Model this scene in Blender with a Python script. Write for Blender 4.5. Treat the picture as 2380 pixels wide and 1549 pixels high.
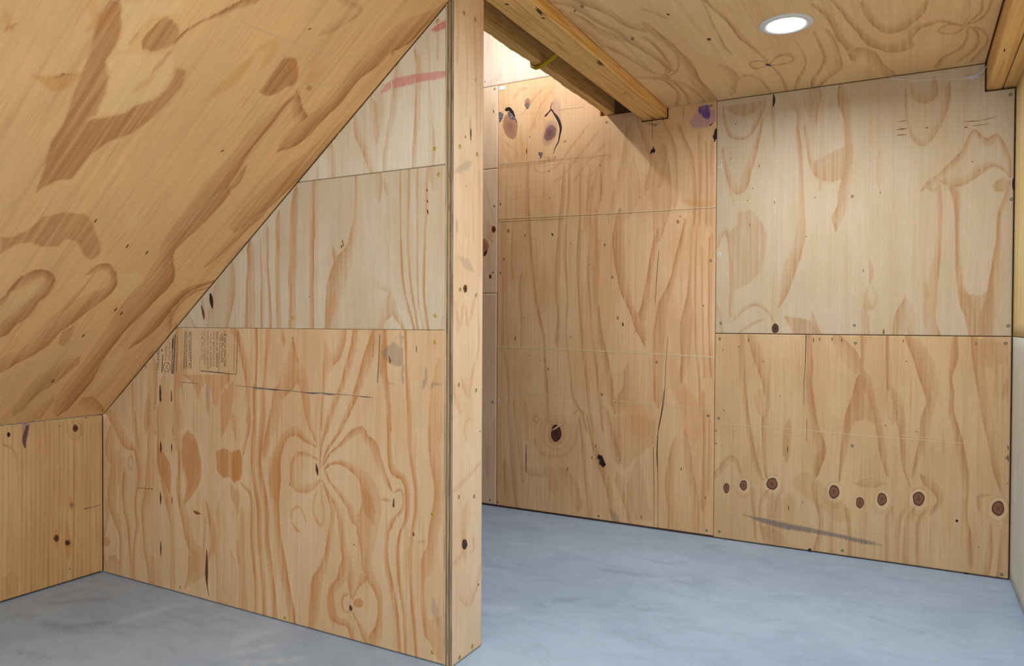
import bpy, bmesh, math, random
import numpy as np
from mathutils import Matrix, Vector

for ob in list(bpy.data.objects):
    bpy.data.objects.remove(ob, do_unlink=True)
scene = bpy.context.scene
COL = scene.collection

# ------------------------------------------------------------------ camera
F_PX, YAW, PITCH, ROLL = 1693.39, 0.499847, -0.0131317, 0.0046203
fw = Vector((-math.sin(YAW) * math.cos(PITCH), math.cos(YAW) * math.cos(PITCH), math.sin(PITCH)))
rt = Vector((math.cos(YAW), math.sin(YAW), 0))
up = rt.cross(fw)
rt2 = rt * math.cos(ROLL) + up * math.sin(ROLL)
up2 = up * math.cos(ROLL) - rt * math.sin(ROLL)
cam = bpy.data.cameras.new('camera')
cam.sensor_fit = 'HORIZONTAL'
cam.sensor_width = 36
cam.lens = 36 * F_PX / 2380
cam.clip_start = 0.02
camo = bpy.data.objects.new('camera', cam)
m = Matrix((rt2, up2, -fw)).transposed().to_4x4()
m.translation = (0, 0, 1.0496)
camo.matrix_world = m
COL.objects.link(camo)
scene.camera = camo

# ------------------------------------------------------------------ world, lamps, exposure
world = bpy.data.worlds.new('world')
scene.world = world
world.use_nodes = True
world.node_tree.nodes['Background'].inputs[0].default_value = (0.84, 0.92, 1.0, 1)
world.node_tree.nodes['Background'].inputs[1].default_value = 1.85

def lamp(name, loc, watts, size, color, spread=170):
    l = bpy.data.lights.new(name, 'AREA')
    l.shape = 'DISK'
    l.size = size
    l.energy = watts
    l.color = color
    l.spread = math.radians(spread)
    ob = bpy.data.objects.new(name, l)
    ob.location = loc
    COL.objects.link(ob)
    return ob

COOL = (0.80, 0.90, 1.0)
LAMPS = [(-0.405, 2.80), (-0.42, 1.00)]      # the row of ceiling downlights
lamp('downlight_beam', (LAMPS[0][0], LAMPS[0][1], 2.126), 13, 0.13, COOL)
lamp('downlight_beam', (LAMPS[1][0], LAMPS[1][1], 2.126), 19, 0.13, COOL)
bulb = bpy.data.lights.new('stairwell_bulb', 'POINT')
bulb.energy = 23
bulb.shadow_soft_size = 0.022
bulb.color = (0.88, 0.94, 1.0)
bulbo = bpy.data.objects.new('stairwell_bulb', bulb)
bulbo.location = (-1.84, 3.05, 2.64)
COL.objects.link(bulbo)

scene.cycles.max_bounces = 5
scene.cycles.use_adaptive_sampling = True
scene.cycles.adaptive_threshold = 0.025
scene.cycles.diffuse_bounces = 3
scene.cycles.glossy_bounces = 1
scene.view_settings.view_transform = 'Standard'
scene.view_settings.look = 'None'
scene.view_settings.gamma = 1
scene.view_settings.use_curve_mapping = False
scene.view_settings.exposure = 0.13

# ------------------------------------------------------------------ materials
def lin(c):
    return tuple(((v / 255) / 12.92 if v / 255 <= 0.04045 else ((v / 255 + 0.055) / 1.055) ** 2.4) for v in c) + (1.0,)

class NT:
    def __init__(self, name):
        self.m = bpy.data.materials.new(name)
        self.m.use_nodes = True
        self.t = self.m.node_tree
        self.b = self.t.nodes['Principled BSDF']
        self.b.inputs['Specular IOR Level'].default_value = 0.25
    def n(self, typ, **kw):
        nd = self.t.nodes.new(typ)
        for k, v in kw.items():
            setattr(nd, k, v)
        return nd
    def put(self, sock, v):
        if isinstance(v, bpy.types.NodeSocket):
            self.t.links.new(v, sock)
        else:
            sock.default_value = v[:3] if sock.type == 'VECTOR' else v
    def math(self, op, a, b=0.0, c=0.0):
        nd = self.n('ShaderNodeMath', operation=op)
        for i, v in enumerate((a, b, c)):
            self.put(nd.inputs[i], v)
        return nd.outputs[0]
    def vmul(self, v, s):
        nd = self.n('ShaderNodeVectorMath', operation='MULTIPLY')
        self.put(nd.inputs[0], v)
        nd.inputs[1].default_value = s
        return nd.outputs[0]
    def noise(self, vec, scale=1.0, detail=2.0, rough=0.5, dist=0.0, flat=False):
        nd = self.n('ShaderNodeTexNoise', noise_dimensions='2D' if flat else '3D')
        self.put(nd.inputs['Vector'], vec)
        nd.inputs['Scale'].default_value = scale
        nd.inputs['Detail'].default_value = detail
        nd.inputs['Roughness'].default_value = rough
        nd.inputs['Distortion'].default_value = dist
        return nd.outputs['Fac']
    def ramp(self, v, a, b, lo=0.0, hi=1.0):
        nd = self.n('ShaderNodeMapRange', interpolation_type='SMOOTHSTEP')
        self.put(nd.inputs['Value'], v)
        for i, q in zip(('From Min', 'From Max', 'To Min', 'To Max'), (a, b, lo, hi)):
            self.put(nd.inputs[i], q)
        return nd.outputs['Result']
    def mix(self, f, a, b, mode='MIX'):
        nd = self.n('ShaderNodeMix', data_type='RGBA', blend_type=mode)
        self.put(nd.inputs[0], f)
        self.put(nd.inputs[6], a)
        self.put(nd.inputs[7], b)
        return nd.outputs[2]
    def attr(self, name):
        return self.n('ShaderNodeAttribute', attribute_name=name).outputs['Fac']
    def coord(self):
        return self.n('ShaderNodeTexCoord').outputs['Object']
    def scale_rgb(self, col, f):
        nd = self.n('ShaderNodeVectorMath', operation='SCALE')
        self.put(nd.inputs[0], col)
        self.put(nd.inputs['Scale'], f)
        return nd.outputs[0]
    def done(self, col, rough=0.6, bump=None, strength=0.1, dist=0.001):
        self.put(self.b.inputs['Base Color'], col)
        self.put(self.b.inputs['Roughness'], rough)
        if bump is not None:
            nd = self.n('ShaderNodeBump')
            nd.inputs['Strength'].default_value = strength
            nd.inputs['Distance'].default_value = dist
            self.put(nd.inputs['Height'], bump)
            self.t.links.new(nd.outputs[0], self.b.inputs['Normal'])
        return self.m

LAYER_COLOURS = {'A': (188, 122, 48), 'L': (238, 216, 180), 'S': (112, 106, 102), 'R': (196, 92, 92), 'V': (62, 30, 140), 'W': (130, 100, 180)}

def tint(c, g):
    """sRGB colour with a per-channel gain in linear light."""
    v = [min(a * b, 0.88) for a, b in zip(lin(c), g)]
    return tuple(255 * (12.92 * a if a <= 0.0031308 else 1.055 * a ** (1 / 2.4) - 0.055) for a in v)

def plywood(name, base, base2, dark, layers=(), soft=2.5, seed=0.0, lines=0.0, amber=None, pale=None, fib=1.0, gain=(1, 1, 1), boost=1.0, flame=0.0):
    """Rotary-cut veneer. The growth-ring figure comes from the sheet's own mesh attributes; fibres,
    blotches and small ring lines come from stretched noise running along the local Y axis."""
    base, base2, dark = tint(base, gain), tint(base2, gain), tint(dark, gain)
    amber, pale = amber and tint(amber, gain), pale and tint(pale, gain)
    t = NT(name)
    nd = t.n('ShaderNodeVectorMath', operation='ADD')
    t.put(nd.inputs[0], t.coord())
    nd.inputs[1].default_value = (seed, seed * 1.7, 0)
    P = nd.outputs[0]
    f1 = t.noise(t.vmul(P, (420, 14, 1)), 1, 3, 0.6, flat=True)
    f2 = t.noise(t.vmul(P, (70, 2.2, 1)), 1, 3, 0.55, flat=True)
    bl = t.noise(t.vmul(P, (5, 2.2, 1)), 1, 3, 0.5, flat=True)
    fine = t.noise(t.vmul(P, (900, 300, 1)), 1, 1, 0.5, flat=True)
    wob = t.noise(t.vmul(P, (26, 7, 1)), 1, 2, 0.5, flat=True)
    col = t.mix(t.ramp(bl, 0.32, 0.70), lin(base), lin(base2))
    st = t.noise(t.vmul(P, (34, 0.9, 1)), 1, 3, 0.6, flat=True)
    col = t.mix(t.ramp(st, 0.53, 0.70, 0, 0.18), col, lin(dark))
    if flame and amber:
        fl = t.noise(t.vmul(P, (110, 3.2, 1)), 1, 3, 0.6, flat=True)
        pat = t.noise(t.vmul(P, (6, 3, 1)), 1, 2, 0.5, flat=True)
        col = t.mix(t.math('MULTIPLY', t.ramp(fl, 0.52, 0.72, 0, flame), t.ramp(pat, 0.40, 0.62)), col, lin(amber))
    if lines:
        wv = t.n('ShaderNodeTexWave', wave_type='BANDS', bands_direction='X')
        t.put(wv.inputs['Vector'], t.vmul(P, (1, 0.08, 1)))
        wv.inputs['Scale'].default_value = 5
        wv.inputs['Distortion'].default_value = 9
        wv.inputs['Detail'].default_value = 2
        wv.inputs['Detail Scale'].default_value = 1.2
        col = t.mix(t.math('MULTIPLY', t.ramp(wv.outputs['Fac'], 0.62, 1.0), lines), col, lin(dark))
    jit = t.math('ADD', t.math('MULTIPLY', t.math('SUBTRACT', f1, 0.5), 0.010 * fib), t.math('MULTIPLY', t.math('SUBTRACT', wob, 0.5), 0.006))
    dcol = t.mix(t.ramp(f2, 0.35, 0.68), lin(dark), lin([a * 0.55 + b * 0.45 for a, b in zip(dark, base)]))
    order = [k for k in 'LHGARWVS' if k in layers]
    for k in order:
        v = t.math('ADD', t.attr('sd_' + k), jit)
        s = soft * 0.001
        if k in 'ALRVWS':
            s *= 2.4
        if k == 'H':
            s *= 1.6
        mk = t.math('MULTIPLY', t.ramp(v, -s, s * 1.3), t.attr('tone_' + k))
        if k == 'G':
            mk = t.math('MULTIPLY', mk, t.math('MULTIPLY', t.ramp(t.attr('lat_G'), -1.0, 0.55, 0.38, 1.10), t.ramp(v, 0.003, 0.016, 1.08, 0.80)))
        if k in 'GH':
            mk = t.math('MINIMUM', t.math('MULTIPLY', mk, boost), 1.0)
            tgt = dcol
        elif k == 'A' and amber:
            tgt = lin(amber)
        elif k == 'L' and pale:
            tgt = lin(pale)
        else:
            tgt = lin(LAYER_COLOURS[k])
        if k in 'ARVWS':
            mk = t.math('MULTIPLY', mk, t.ramp(f1, 0.25, 0.62, 0.35, 1.0))
        col = t.mix(mk, col, tgt)
    var = t.math('ADD', 1.0, t.math('ADD', t.math('MULTIPLY', t.math('SUBTRACT', f2, 0.5), 0.20),
                 t.math('ADD', t.math('MULTIPLY', t.math('SUBTRACT', f1, 0.5), 0.24), t.math('MULTIPLY', t.math('SUBTRACT', fine, 0.5), 0.22))))
    col = t.scale_rgb(col, var)
    return t.done(col, t.ramp(f2, 0.2, 0.8, 0.52, 0.70), f1, 0.12, 0.0008)

def lumber(name, base, dark, scale=1.0, contrast=0.6, seed=0.0, axis=1):
    """Sawn softwood: long ring lines along one local axis."""
    t = NT(name)
    nd = t.n('ShaderNodeVectorMath', operation='ADD')
    t.put(nd.inputs[0], t.coord())
    nd.inputs[1].default_value = (seed, seed, seed * 0.7)
    P = nd.outputs[0]
    k = [55 * scale] * 3
    k[axis] = 1.3 * scale
    r = t.noise(t.vmul(P, tuple(k)), 1, 2, 0.55, 0.6)
    saw = t.math('FRACT', t.math('MULTIPLY', r, 5.0))
    band = t.ramp(saw, 0.45, 0.97)
    kf = [500] * 3
    kf[axis] = 14
    f1 = t.noise(t.vmul(P, tuple(kf)), 1, 3, 0.6)
    bl = t.noise(P, 4, 3)
    col = t.mix(t.math('MULTIPLY', band, contrast), lin(base), lin(dark))
    col = t.mix(t.ramp(bl, 0.4, 0.75, 0, 0.45), col, lin([a * 0.5 + b * 0.5 for a, b in zip(base, dark)]))
    col = t.scale_rgb(col, t.math('ADD', 0.88, t.math('MULTIPLY', f1, 0.24)))
    return t.done(col, 0.62, f1, 0.15, 0.001)

def plain(name, rgb, rough=0.7, vary=0.2, sc=60, metal=0.0):
    t = NT(name)
    nz = t.noise(t.coord(), sc, 3, 0.6)
    col = t.scale_rgb(lin(rgb), t.math('ADD', 1 - vary * 0.5, t.math('MULTIPLY', nz, vary)))
    t.b.inputs['Metallic'].default_value = metal
    return t.done(col, rough)

def knotmat(name, core, mid, rim):
    """Branch end: rings around the middle of the knot, read from the disc's own 'rad' attribute."""
    t = NT(name)
    P = t.coord()
    nz = t.noise(P, 140, 3, 0.65)
    r = t.math('ADD', t.attr('rad'), t.math('MULTIPLY', t.math('SUBTRACT', nz, 0.5), 0.35))
    rings = t.math('MULTIPLY', t.math('ADD', t.math('SINE', t.math('MULTIPLY', r, 34.0)), 1.0), 0.5)
    col = t.mix(t.ramp(r, 0.05, 0.6), lin(core), lin(mid))
    col = t.mix(t.math('MULTIPLY', rings, 0.35), col, lin(core))
    col = t.mix(t.ramp(r, 0.68, 0.92), col, lin(rim))
    col = t.scale_rgb(col, t.math('ADD', 0.75, t.math('MULTIPLY', t.noise(P, 420, 2), 0.5)))
    return t.done(col, 0.55)

def speckled(name, dark, light, cut=0.5):
    t = NT(name)
    P = t.coord()
    k = t.ramp(t.noise(P, 260, 3, 0.7), cut - 0.06, cut + 0.08)
    return t.done(t.mix(k, lin(dark), lin(light)), 0.4)

MARK = {
    'ink': speckled('dark_resin', (40, 28, 28), (96, 68, 56), 0.58),
    'greyink': speckled('grey_resin', (44, 38, 52), (170, 150, 140), 0.50),
    'brown': plain('brown_fleck', (110, 66, 34)),
    'rust': speckled('rust_fleck', (128, 70, 30), (176, 116, 62), 0.55),
    'darkwood': speckled('split_wood', (72, 50, 34), (128, 94, 60), 0.56),
    'darkline': plain('dark_score', (160, 116, 74)),
    'pale': plain('pale_scratch', (226, 198, 156), 0.6, 0.15),
    'white': plain('white_primer', (236, 232, 226), 0.6, 0.1),
    'graphite': plain('graphite', (112, 102, 94), 0.5, 0.6, 500),
    'stamp': speckled('stamp_ink', (82, 70, 62), (166, 128, 92), 0.54),
    'stampf': speckled('faded_stamp_ink', (120, 98, 78), (196, 154, 110), 0.50),
    'knot': knotmat('brown_knot', (60, 36, 26), (112, 66, 40), (150, 100, 60)),
    'rknot': knotmat('red_knot', (116, 70, 50), (142, 94, 68), (92, 54, 42)),
    'bigknot': knotmat('dark_knot', (66, 38, 32), (96, 58, 44), (72, 44, 34)),
    'rustk': knotmat('rusty_knot', (156, 106, 78), (178, 128, 96), (182, 138, 104)),
    'pinkk': knotmat('pink_knot', (170, 120, 92), (196, 150, 118), (206, 164, 128)),
    'purplek': knotmat('purple_knot', (112, 78, 74), (138, 98, 84), (152, 112, 92)),
}

WOODS = {   # base, second base, dark ring, seed, soft(mm), extras
    'slope': dict(base=(204, 166, 118), base2=(212, 172, 120), dark=(156, 104, 60), soft=2.6, fib=1.8, boost=1.05, flame=0.32, seed=1.3, amber=(186, 124, 58), pale=(222, 186, 136), gain=(1.29, 1.2, 1.08)),
    'ptop': dict(base=(214, 186, 152), base2=(206, 174, 136), dark=(188, 138, 92), soft=1.2, seed=2.1, pale=(226, 204, 176), gain=(1.03, 1.22, 1.43)),
    'pmid': dict(base=(214, 184, 148), base2=(206, 172, 132), dark=(190, 134, 84), soft=1, boost=1.1, seed=3.7, pale=(222, 198, 166), gain=(0.899, 1.04, 1.19)),
    'plow': dict(base=(210, 174, 130), base2=(204, 164, 118), dark=(184, 124, 68), soft=1, boost=1.1, flame=0.3, seed=5.2, pale=(216, 184, 144), amber=(178, 112, 44), gain=(1.02, 1.06, 1.15)),
    'knee': dict(base=(214, 166, 114), base2=(206, 154, 100), dark=(186, 124, 72), soft=1.5, boost=1.2, seed=6.5, gain=(1, 1.15, 1.25)),
    'bmid': dict(base=(212, 172, 126), base2=(204, 160, 112), dark=(178, 124, 76), soft=2, boost=1.35, flame=0.35, seed=7.9, amber=(196, 134, 70), gain=(1.23, 1.24, 1.3)),
    'bur': dict(base=(222, 194, 154), base2=(216, 186, 142), dark=(200, 150, 100), soft=2.2, boost=1.45, seed=9.4, amber=(200, 150, 92), pale=(232, 208, 170), gain=(0.882, 0.915, 1.02)),
    'blr': dict(base=(216, 180, 134), base2=(208, 170, 122), dark=(182, 132, 86), soft=2, boost=1.35, flame=0.35, seed=11.2, amber=(176, 124, 66), pale=(226, 198, 158), gain=(1.03, 1, 1)),
    'ceil': dict(base=(210, 172, 122), base2=(204, 164, 114), dark=(168, 120, 78), soft=1.4, boost=1.35, seed=13.0, gain=(1.37, 1.46, 1.6)),
    'cap': dict(base=(226, 196, 156), base2=(220, 186, 142), dark=(202, 150, 106), soft=2, boost=1.2, seed=15.1, amber=(196, 140, 76), gain=(1.15, 1.16, 1.30)),
    'strip': dict(base=(216, 184, 146), base2=(206, 170, 128), dark=(186, 134, 88), soft=5, seed=16.6, amber=(200, 140, 84), gain=(1.18, 1.21, 1.36)),
    'bup': dict(base=(226, 196, 160), base2=(220, 188, 148), dark=(206, 160, 116), soft=6, seed=18.0, gain=(1.05, 1.08, 1.32)),
}

# ------------------------------------------------------------------ the figure of every sheet, in millimetres on its own face
# layers: (kind, S stroke with widths or P patch, tone, points); marks: knots, cracks, scratches, print
FIGURE = {
 'slope': dict(
  layers=[
   ('H','P',0.72,[(994,1768),(1014,1778),(1046,1718),(1060,1664),(1060,1619),(1086,1579),(1103,1524),(1109,1462),(1101,1439),(1133,1458),(1174,1485),(1187,1520),(1219,1552),(1233,1593),(1231,1632),(1218,1666),(1250,1665),(1266,1616),(1260,1552),(1245,1488),(1220,1427),(1183,1388),(1160,1339),(1156,1283),(1153,1238),(1122,1224),(1099,1191),(1091,1172),(1071,1265),(1050,1347),(1053,1403),(1044,1463),(1028,1542),(1022,1594),(1011,1651),(992,1726)]),
   ('H','P',0.75,[(1113,1696),(1112,1731),(1117,1769),(1131,1785),(1160,1776),(1176,1756),(1182,1731),(1171,1708),(1146,1683),(1124,1683)]),
   ('G','S',0.95,[(1120,1690,9),(1112,1712,11),(1117,1749,9),(1126,1780,8)]),
   ('G','S',0.8,[(1179,1730,6),(1189,1767,8),(1209,1808,10),(1237,1844,13),(1263,1884,21),(1294,1918,26)]),
   ('A','S',0.6,[(969,1519,28),(992,1519,47),(1005,1535,36)]),
   ('A','S',0.5,[(999,1705,25),(1008,1726,14),(1015,1754,10)]),
   ('G','S',0.9,[(983,1533,4),(993,1546,9),(1007,1552,5)]),
   ('G','S',0.7,[(849,1621,12),(852,1628,9)]),
   ('A','S',0.4,[(836,1640,21),(845,1625,16)]),
   ('A','S',0.4,[(993,1723,20),(1021,1715,20),(1044,1696,13)]),
   ('A','S',0.45,[(1168,1578,21),(1176,1600,17)]),
   ('A','S',0.6,[(1231,1484,15),(1241,1503,12)]),
   ('A','S',0.4,[(1388,1742,29),(1380,1681,35),(1359,1625,25)]),
   ('A','S',0.35,[(972,1733,17),(966,1746,14)]),
   ('G','S',0.5,[(1176,1629,10),(1180,1665,14),(1183,1694,8)]),
   ('G','S',0.4,[(1086,1684,5),(1089,1712,5)]),
   ('L','P',0.55,[(1020,1773),(1060,1801),(1147,1844),(1152,1803),(1097,1773),(1085,1728),(1084,1652),(1069,1663),(1051,1712)]),
   ('L','P',0.5,[(1061,1619),(1078,1649),(1132,1668),(1189,1692),(1214,1665),(1226,1620),(1221,1563),(1192,1527),(1172,1489),(1111,1458),(1104,1533),(1089,1580)]),
   ('G','S',0.72,[(1598,1715,10),(1581,1663,24),(1575,1595,41),(1566,1538,52),(1566,1458,52),(1568,1382,71),(1565,1310,90),(1565,1216,78),(1566,1134,79)]),
   ('G','S',0.65,[(1616,1401,14),(1621,1343,37),(1616,1309,20)]),
   ('H','P',0.8,[(1478,1806),(1511,1820),(1543,1790),(1567,1755),(1567,1733),(1546,1724),(1538,1698),(1513,1672),(1479,1679),(1481,1710),(1476,1752)]),
   ('A','S',0.6,[(1512,1804,17),(1547,1769,13)]),
   ('H','P',0.7,[(1629,1751),(1631,1747),(1631,1743),(1628,1740),(1624,1738),(1619,1739),(1614,1740),(1611,1744),(1609,1747),(1609,1751),(1612,1754),(1616,1756),(1620,1755),(1625,1754)]),
   ('G','S',0.78,[(1842,2180,13),(1833,2141,32),(1813,2098,57),(1785,2029,95),(1759,1971,70),(1750,1910,77),(1737,1852,57),(1738,1792,50),(1738,1732,52),(1727,1684,53),(1715,1637,74),(1704,1588,88),(1692,1540,61)]),
   ('G','S',0.7,[(1599,1710,18),(1638,1665,36),(1678,1636,49)]),
   ('G','S',0.7,[(1773,1978,16),(1807,1958,6)]),
   ('G','S',0.72,[(1854,1716,36),(1846,1654,58),(1833,1590,66),(1823,1520,75),(1803,1445,90),(1788,1364,97),(1778,1290,98),(1764,1222,90),(1762,1170,80)]),
   ('G','S',0.4,[(1875,1839,17),(1873,1788,26),(1863,1745,18)]),
   ('G','S',0.35,[(1531,2026,24),(1591,2025,21),(1546,1941,32)]),
   ('A','S',0.35,[(1399,1808,20),(1425,1835,24),(1433,1776,24)]),
   ('A','S',0.3,[(1612,1807,35),(1601,1763,21),(1579,1827,20)]),
   ('H','P',0.6,[(1072,991),(1099,995),(1125,1023),(1144,1086),(1190,1113),(1249,1119),(1280,1088),(1308,1048),(1348,1002),(1365,957),(1351,921),(1305,963),(1279,998),(1240,1011),(1233,972),(1195,967),(1150,979),(1119,962),(1098,922)]),
   ('G','S',0.78,[(1604,1285,60),(1588,1214,86),(1575,1128,92),(1568,1049,74),(1578,985,54),(1602,913,84),(1628,839,112),(1619,775,114),(1615,669,98),(1612,569,76),(1615,475,75),(1619,378,75),(1627,268,97),(1631,164,90),(1643,65,54)]),
   ('G','S',0.55,[(1805,1215,41),(1789,1159,39),(1779,1081,39),(1769,1002,28),(1761,946,16)]),
   ('G','S',0.6,[(1888,1098,57),(1849,1053,52),(1851,972,38),(1860,899,22)]),
   ('G','S',0.9,[(1848,869,14),(1806,844,26),(1767,808,38),(1747,740,50),(1741,647,54),(1743,568,49),(1727,488,26)]),
   ('G','S',0.6,[(1840,830,14),(1792,797,21),(1773,716,23),(1792,630,23),(1839,558,16)]),
   ('G','S',0.75,[(1188,770,18),(1203,811,37),(1225,847,42),(1253,849,30),(1279,818,24),(1286,762,33),(1270,719,35),(1263,654,55),(1243,610,51),(1235,566,58)]),
   ('G','S',0.6,[(1180,708,27),(1185,736,19)]),
   ('L','P',0.4,[(1210,764),(1241,808),(1259,795),(1247,725),(1220,667),(1208,709)]),
   ('G','S',0.72,[(1387,883,30),(1405,903,32),(1448,875,21),(1476,819,31),(1469,774,52),(1445,742,77),(1423,688,82),(1400,634,92),(1384,564,72),(1379,501,69),(1356,446,66),(1328,416,73),(1311,369,59)]),
   ('G','S',0.65,[(1388,862,7),(1390,798,14),(1384,731,24),(1381,656,30),(1371,595,26)]),
   ('L','S',0.7,[(1396,806,6),(1391,747,16),(1391,706,7)]),
   ('H','P',0.5,[(1437,507),(1427,563),(1452,603),(1472,539),(1471,485),(1450,490)]),
   ('G','S',0.6,[(1536,375,71),(1511,316,87),(1493,265,90),(1476,187,58),(1474,95,41)]),
   ('G','S',0.5,[(1836,585,33),(1854,521,27)]),
   ('G','S',0.45,[(1831,429,21),(1847,341,38),(1856,242,42),(1853,152,36)]),
   ('G','S',0.5,[(1723,111,65),(1813,35,37)]),
   ('G','S',0.4,[(1568,126,38),(1560,33,54)]),
   ('L','P',0.45,[(1381,1171),(1408,1111),(1402,1077),(1388,1068),(1377,1125)]),
   ('L','P',0.35,[(1461,869),(1530,891),(1573,850),(1570,756),(1507,737)]),
   ('L','P',0.35,[(1669,365),(1672,473),(1720,435),(1727,295),(1716,152),(1712,123)]),
  ],marks=[
   ('fleck','brown','S',[(1483.4,1910,1.5),(1487.7,1914.1,4),(1490.7,1918.5,1.5)]),
   ('fleck','brown','S',[(1498,1444.4,1.9),(1502.8,1448.2,5.1),(1506,1452.9,1.9)]),
   ('scratch','pale','S',[(1308.1,1850,1.2),(1377,1853,1.6),(1461.2,1855.9,2.1),(1553,1864.8,1.8),(1633.4,1874.8,2.4),(1712.6,1906.9,2.1)]),
   ('scratch','pale','S',[(1566,1749,1.5),(1632.5,1768.2,2.1),(1703.6,1794.2,2.2),(1746.9,1818.9,1.8)]),
   ('fleck','brown','S',[(1285.4,1087.5,1.9),(1285.3,1095,4.8),(1285.3,1103.8,1.9)]),
   ('fleck','brown','S',[(1509.1,974.7,2.3),(1508.6,983.2,5.8),(1508.2,993.2,2.3)]),
   ('fleck','brown','S',[(1583.6,659,2.5),(1582.9,668.7,6.4),(1582.4,680,2.6)]),
   ('fleck','brown','S',[(1552.7,678.4,2.5),(1552,688,6.2),(1551.6,699.2,2.5)]),
   ('fleck','brown','S',[(1508.2,532,2.4),(1507.6,541.9,6.2),(1507.3,553.4,2.5)]),
   ('fleck','brown','S',[(1524.2,259.7,2.6),(1523.6,270.5,6.5),(1523.2,283.1,2.6)]),
   ('fleck','brown','S',[(1431.1,995.8,2.2),(1430.7,1004,5.5),(1430.5,1013.6,2.2)]),
  ],screws=[
   ('zinc',1831,2099),
   ('zinc',1852,1633),
   ('zinc',1862,1425),
   ('zinc',1865,1323),
   ('zinc',1865,1005),
   ('zinc',1855,623),
   ('zinc',1825,33),
  ],texts=[
  ]),
 'ptop': dict(
  layers=[
   ('G','S',0.45,[(1643,1936,6),(1646,1896,11),(1652,1851,13),(1651,1793,11),(1657,1731,15),(1658,1673,16),(1663,1620,21),(1663,1571,24),(1661,1532,22)]),
   ('G','S',0.75,[(1600,1895,13),(1614,1857,21),(1614,1799,25),(1611,1746,22),(1609,1693,22),(1603,1636,19),(1598,1583,17),(1596,1531,16)]),
   ('G','S',0.6,[(1536,1843,34),(1533,1803,35),(1522,1750,35),(1508,1693,23),(1494,1635,18),(1485,1581,18),(1482,1531,17)]),
   ('G','S',0.7,[(1432,1753,23),(1444,1706,34),(1447,1659,29),(1450,1631,9)]),
   ('G','S',0.4,[(1473,1780,29),(1467,1730,41),(1462,1685,24)]),
   ('G','S',0.75,[(1363,1697,23),(1372,1659,28),(1397,1618,27),(1415,1579,28),(1430,1531,17)]),
   ('G','S',0.65,[(1255,1625,31),(1258,1576,38),(1258,1528,38)]),
   ('G','S',0.5,[(1197,1563,13),(1200,1529,13)]),
   ('G','S',0.4,[(1683,1946,16),(1686,1858,11)]),
   ('R','P',0.9,[(1654,1945),(1673,1957),(1694,1964),(1715,1968),(1715,1942),(1678,1937)]),
   ('R','S',0.6,[(1482,1792,16),(1499,1801,21)]),
   ('R','S',0.7,[(1519,1805,33),(1564,1807,31),(1619,1809,27),(1657,1806,25),(1704,1805,22)]),
  ],marks=[
   ('scratch','pale','S',[(1504.5,1825.2,3.3),(1510.3,1797,4.5),(1508.8,1742.6,2.3)]),
  ],screws=[
   ('zinc',1674,1583),
   ('zinc',1683,1970),
  ],texts=[
  ]),
 'pmid': dict(
  layers=[
   ('G','S',0.9,[(1178,1526,22),(1175,1474,24),(1173,1422,27),(1171,1361,27),(1167,1301,26),(1169,1240,26),(1168,1180,24),(1169,1119,24),(1169,1026,23)]),
   ('G','S',0.85,[(1098,1493,28),(1090,1440,37),(1086,1383,37),(1083,1325,34),(1085,1264,34),(1079,1202,34),(1082,1140,31),(1079,1025,34)]),
   ('G','S',0.7,[(1016,1424,17),(1011,1371,23),(1014,1308,23),(1008,1246,25),(1011,1183,23),(1014,1120,23),(1019,1024,23)]),
   ('G','S',0.9,[(959,1378,15),(960,1310,15),(959,1247,16),(966,1184,16),(970,1121,16),(973,1024,18)]),
   ('G','S',0.9,[(927,1350,8),(930,1269,9),(933,1185,11),(933,1100,11),(933,1024,11)]),
   ('G','S',0.85,[(875,1314,36),(878,1250,36),(875,1186,43),(876,1122,49),(871,1023,49)]),
   ('G','S',0.75,[(779,1240,31),(779,1188,38),(772,1131,38),(760,1079,31),(741,1022,25)]),
   ('G','S',0.45,[(699,1176,25),(683,1124,38),(670,1070,39),(656,1021,32)]),
   ('G','S',0.4,[(624,1120,25),(643,1070,26),(656,1021,19)]),
   ('G','S',0.5,[(549,1066,12),(570,1034,19),(583,1016,18)]),
   ('G','S',0.75,[(1366,1529,12),(1365,1467,13),(1363,1421,13),(1361,1382,18),(1356,1351,30),(1348,1312,35),(1333,1282,44),(1313,1251,69),(1292,1212,76),(1277,1173,77),(1266,1134,62),(1261,1098,58),(1256,1026,58)]),
   ('G','S',0.6,[(1271,1284,20),(1279,1256,25)]),
   ('G','S',0.45,[(1442,1533,47),(1452,1498,42),(1457,1467,29),(1457,1444,15)]),
   ('G','S',0.4,[(1486,1488,19),(1491,1465,14)]),
   ('G','S',0.4,[(1450,1411,7),(1451,1395,5)]),
   ('G','S',0.8,[(1543,1531,7),(1543,1453,7),(1544,1378,7),(1546,1303,8),(1548,1243,10),(1553,1190,11),(1564,1134,12),(1579,1085,11),(1590,1055,10),(1597,1029,9)]),
   ('G','S',0.75,[(1577,1532,11),(1577,1450,10),(1575,1376,9),(1575,1301,9),(1580,1227,10),(1585,1182,10),(1594,1133,9),(1604,1085,8),(1614,1029,8)]),
   ('G','S',0.7,[(1611,1532,8),(1609,1447,8),(1610,1374,6),(1610,1263,6),(1612,1188,6),(1615,1122,7),(1624,1077,7),(1634,1029,7)]),
   ('G','S',0.8,[(1652,1532,18),(1643,1481,14),(1642,1434,16),(1641,1379,13),(1638,1335,11),(1637,1280,11),(1635,1225,12),(1633,1169,13),(1635,1122,11),(1642,1077,11),(1650,1029,11)]),
   ('G','S',0.35,[(1674,1508,49),(1674,1468,18)]),
   ('G','S',0.4,[(1706,1059,13),(1700,1030,17)]),
   ('G','S',0.6,[(1499,1123,28),(1492,1093,56),(1477,1066,28),(1465,1028,28)]),
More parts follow.
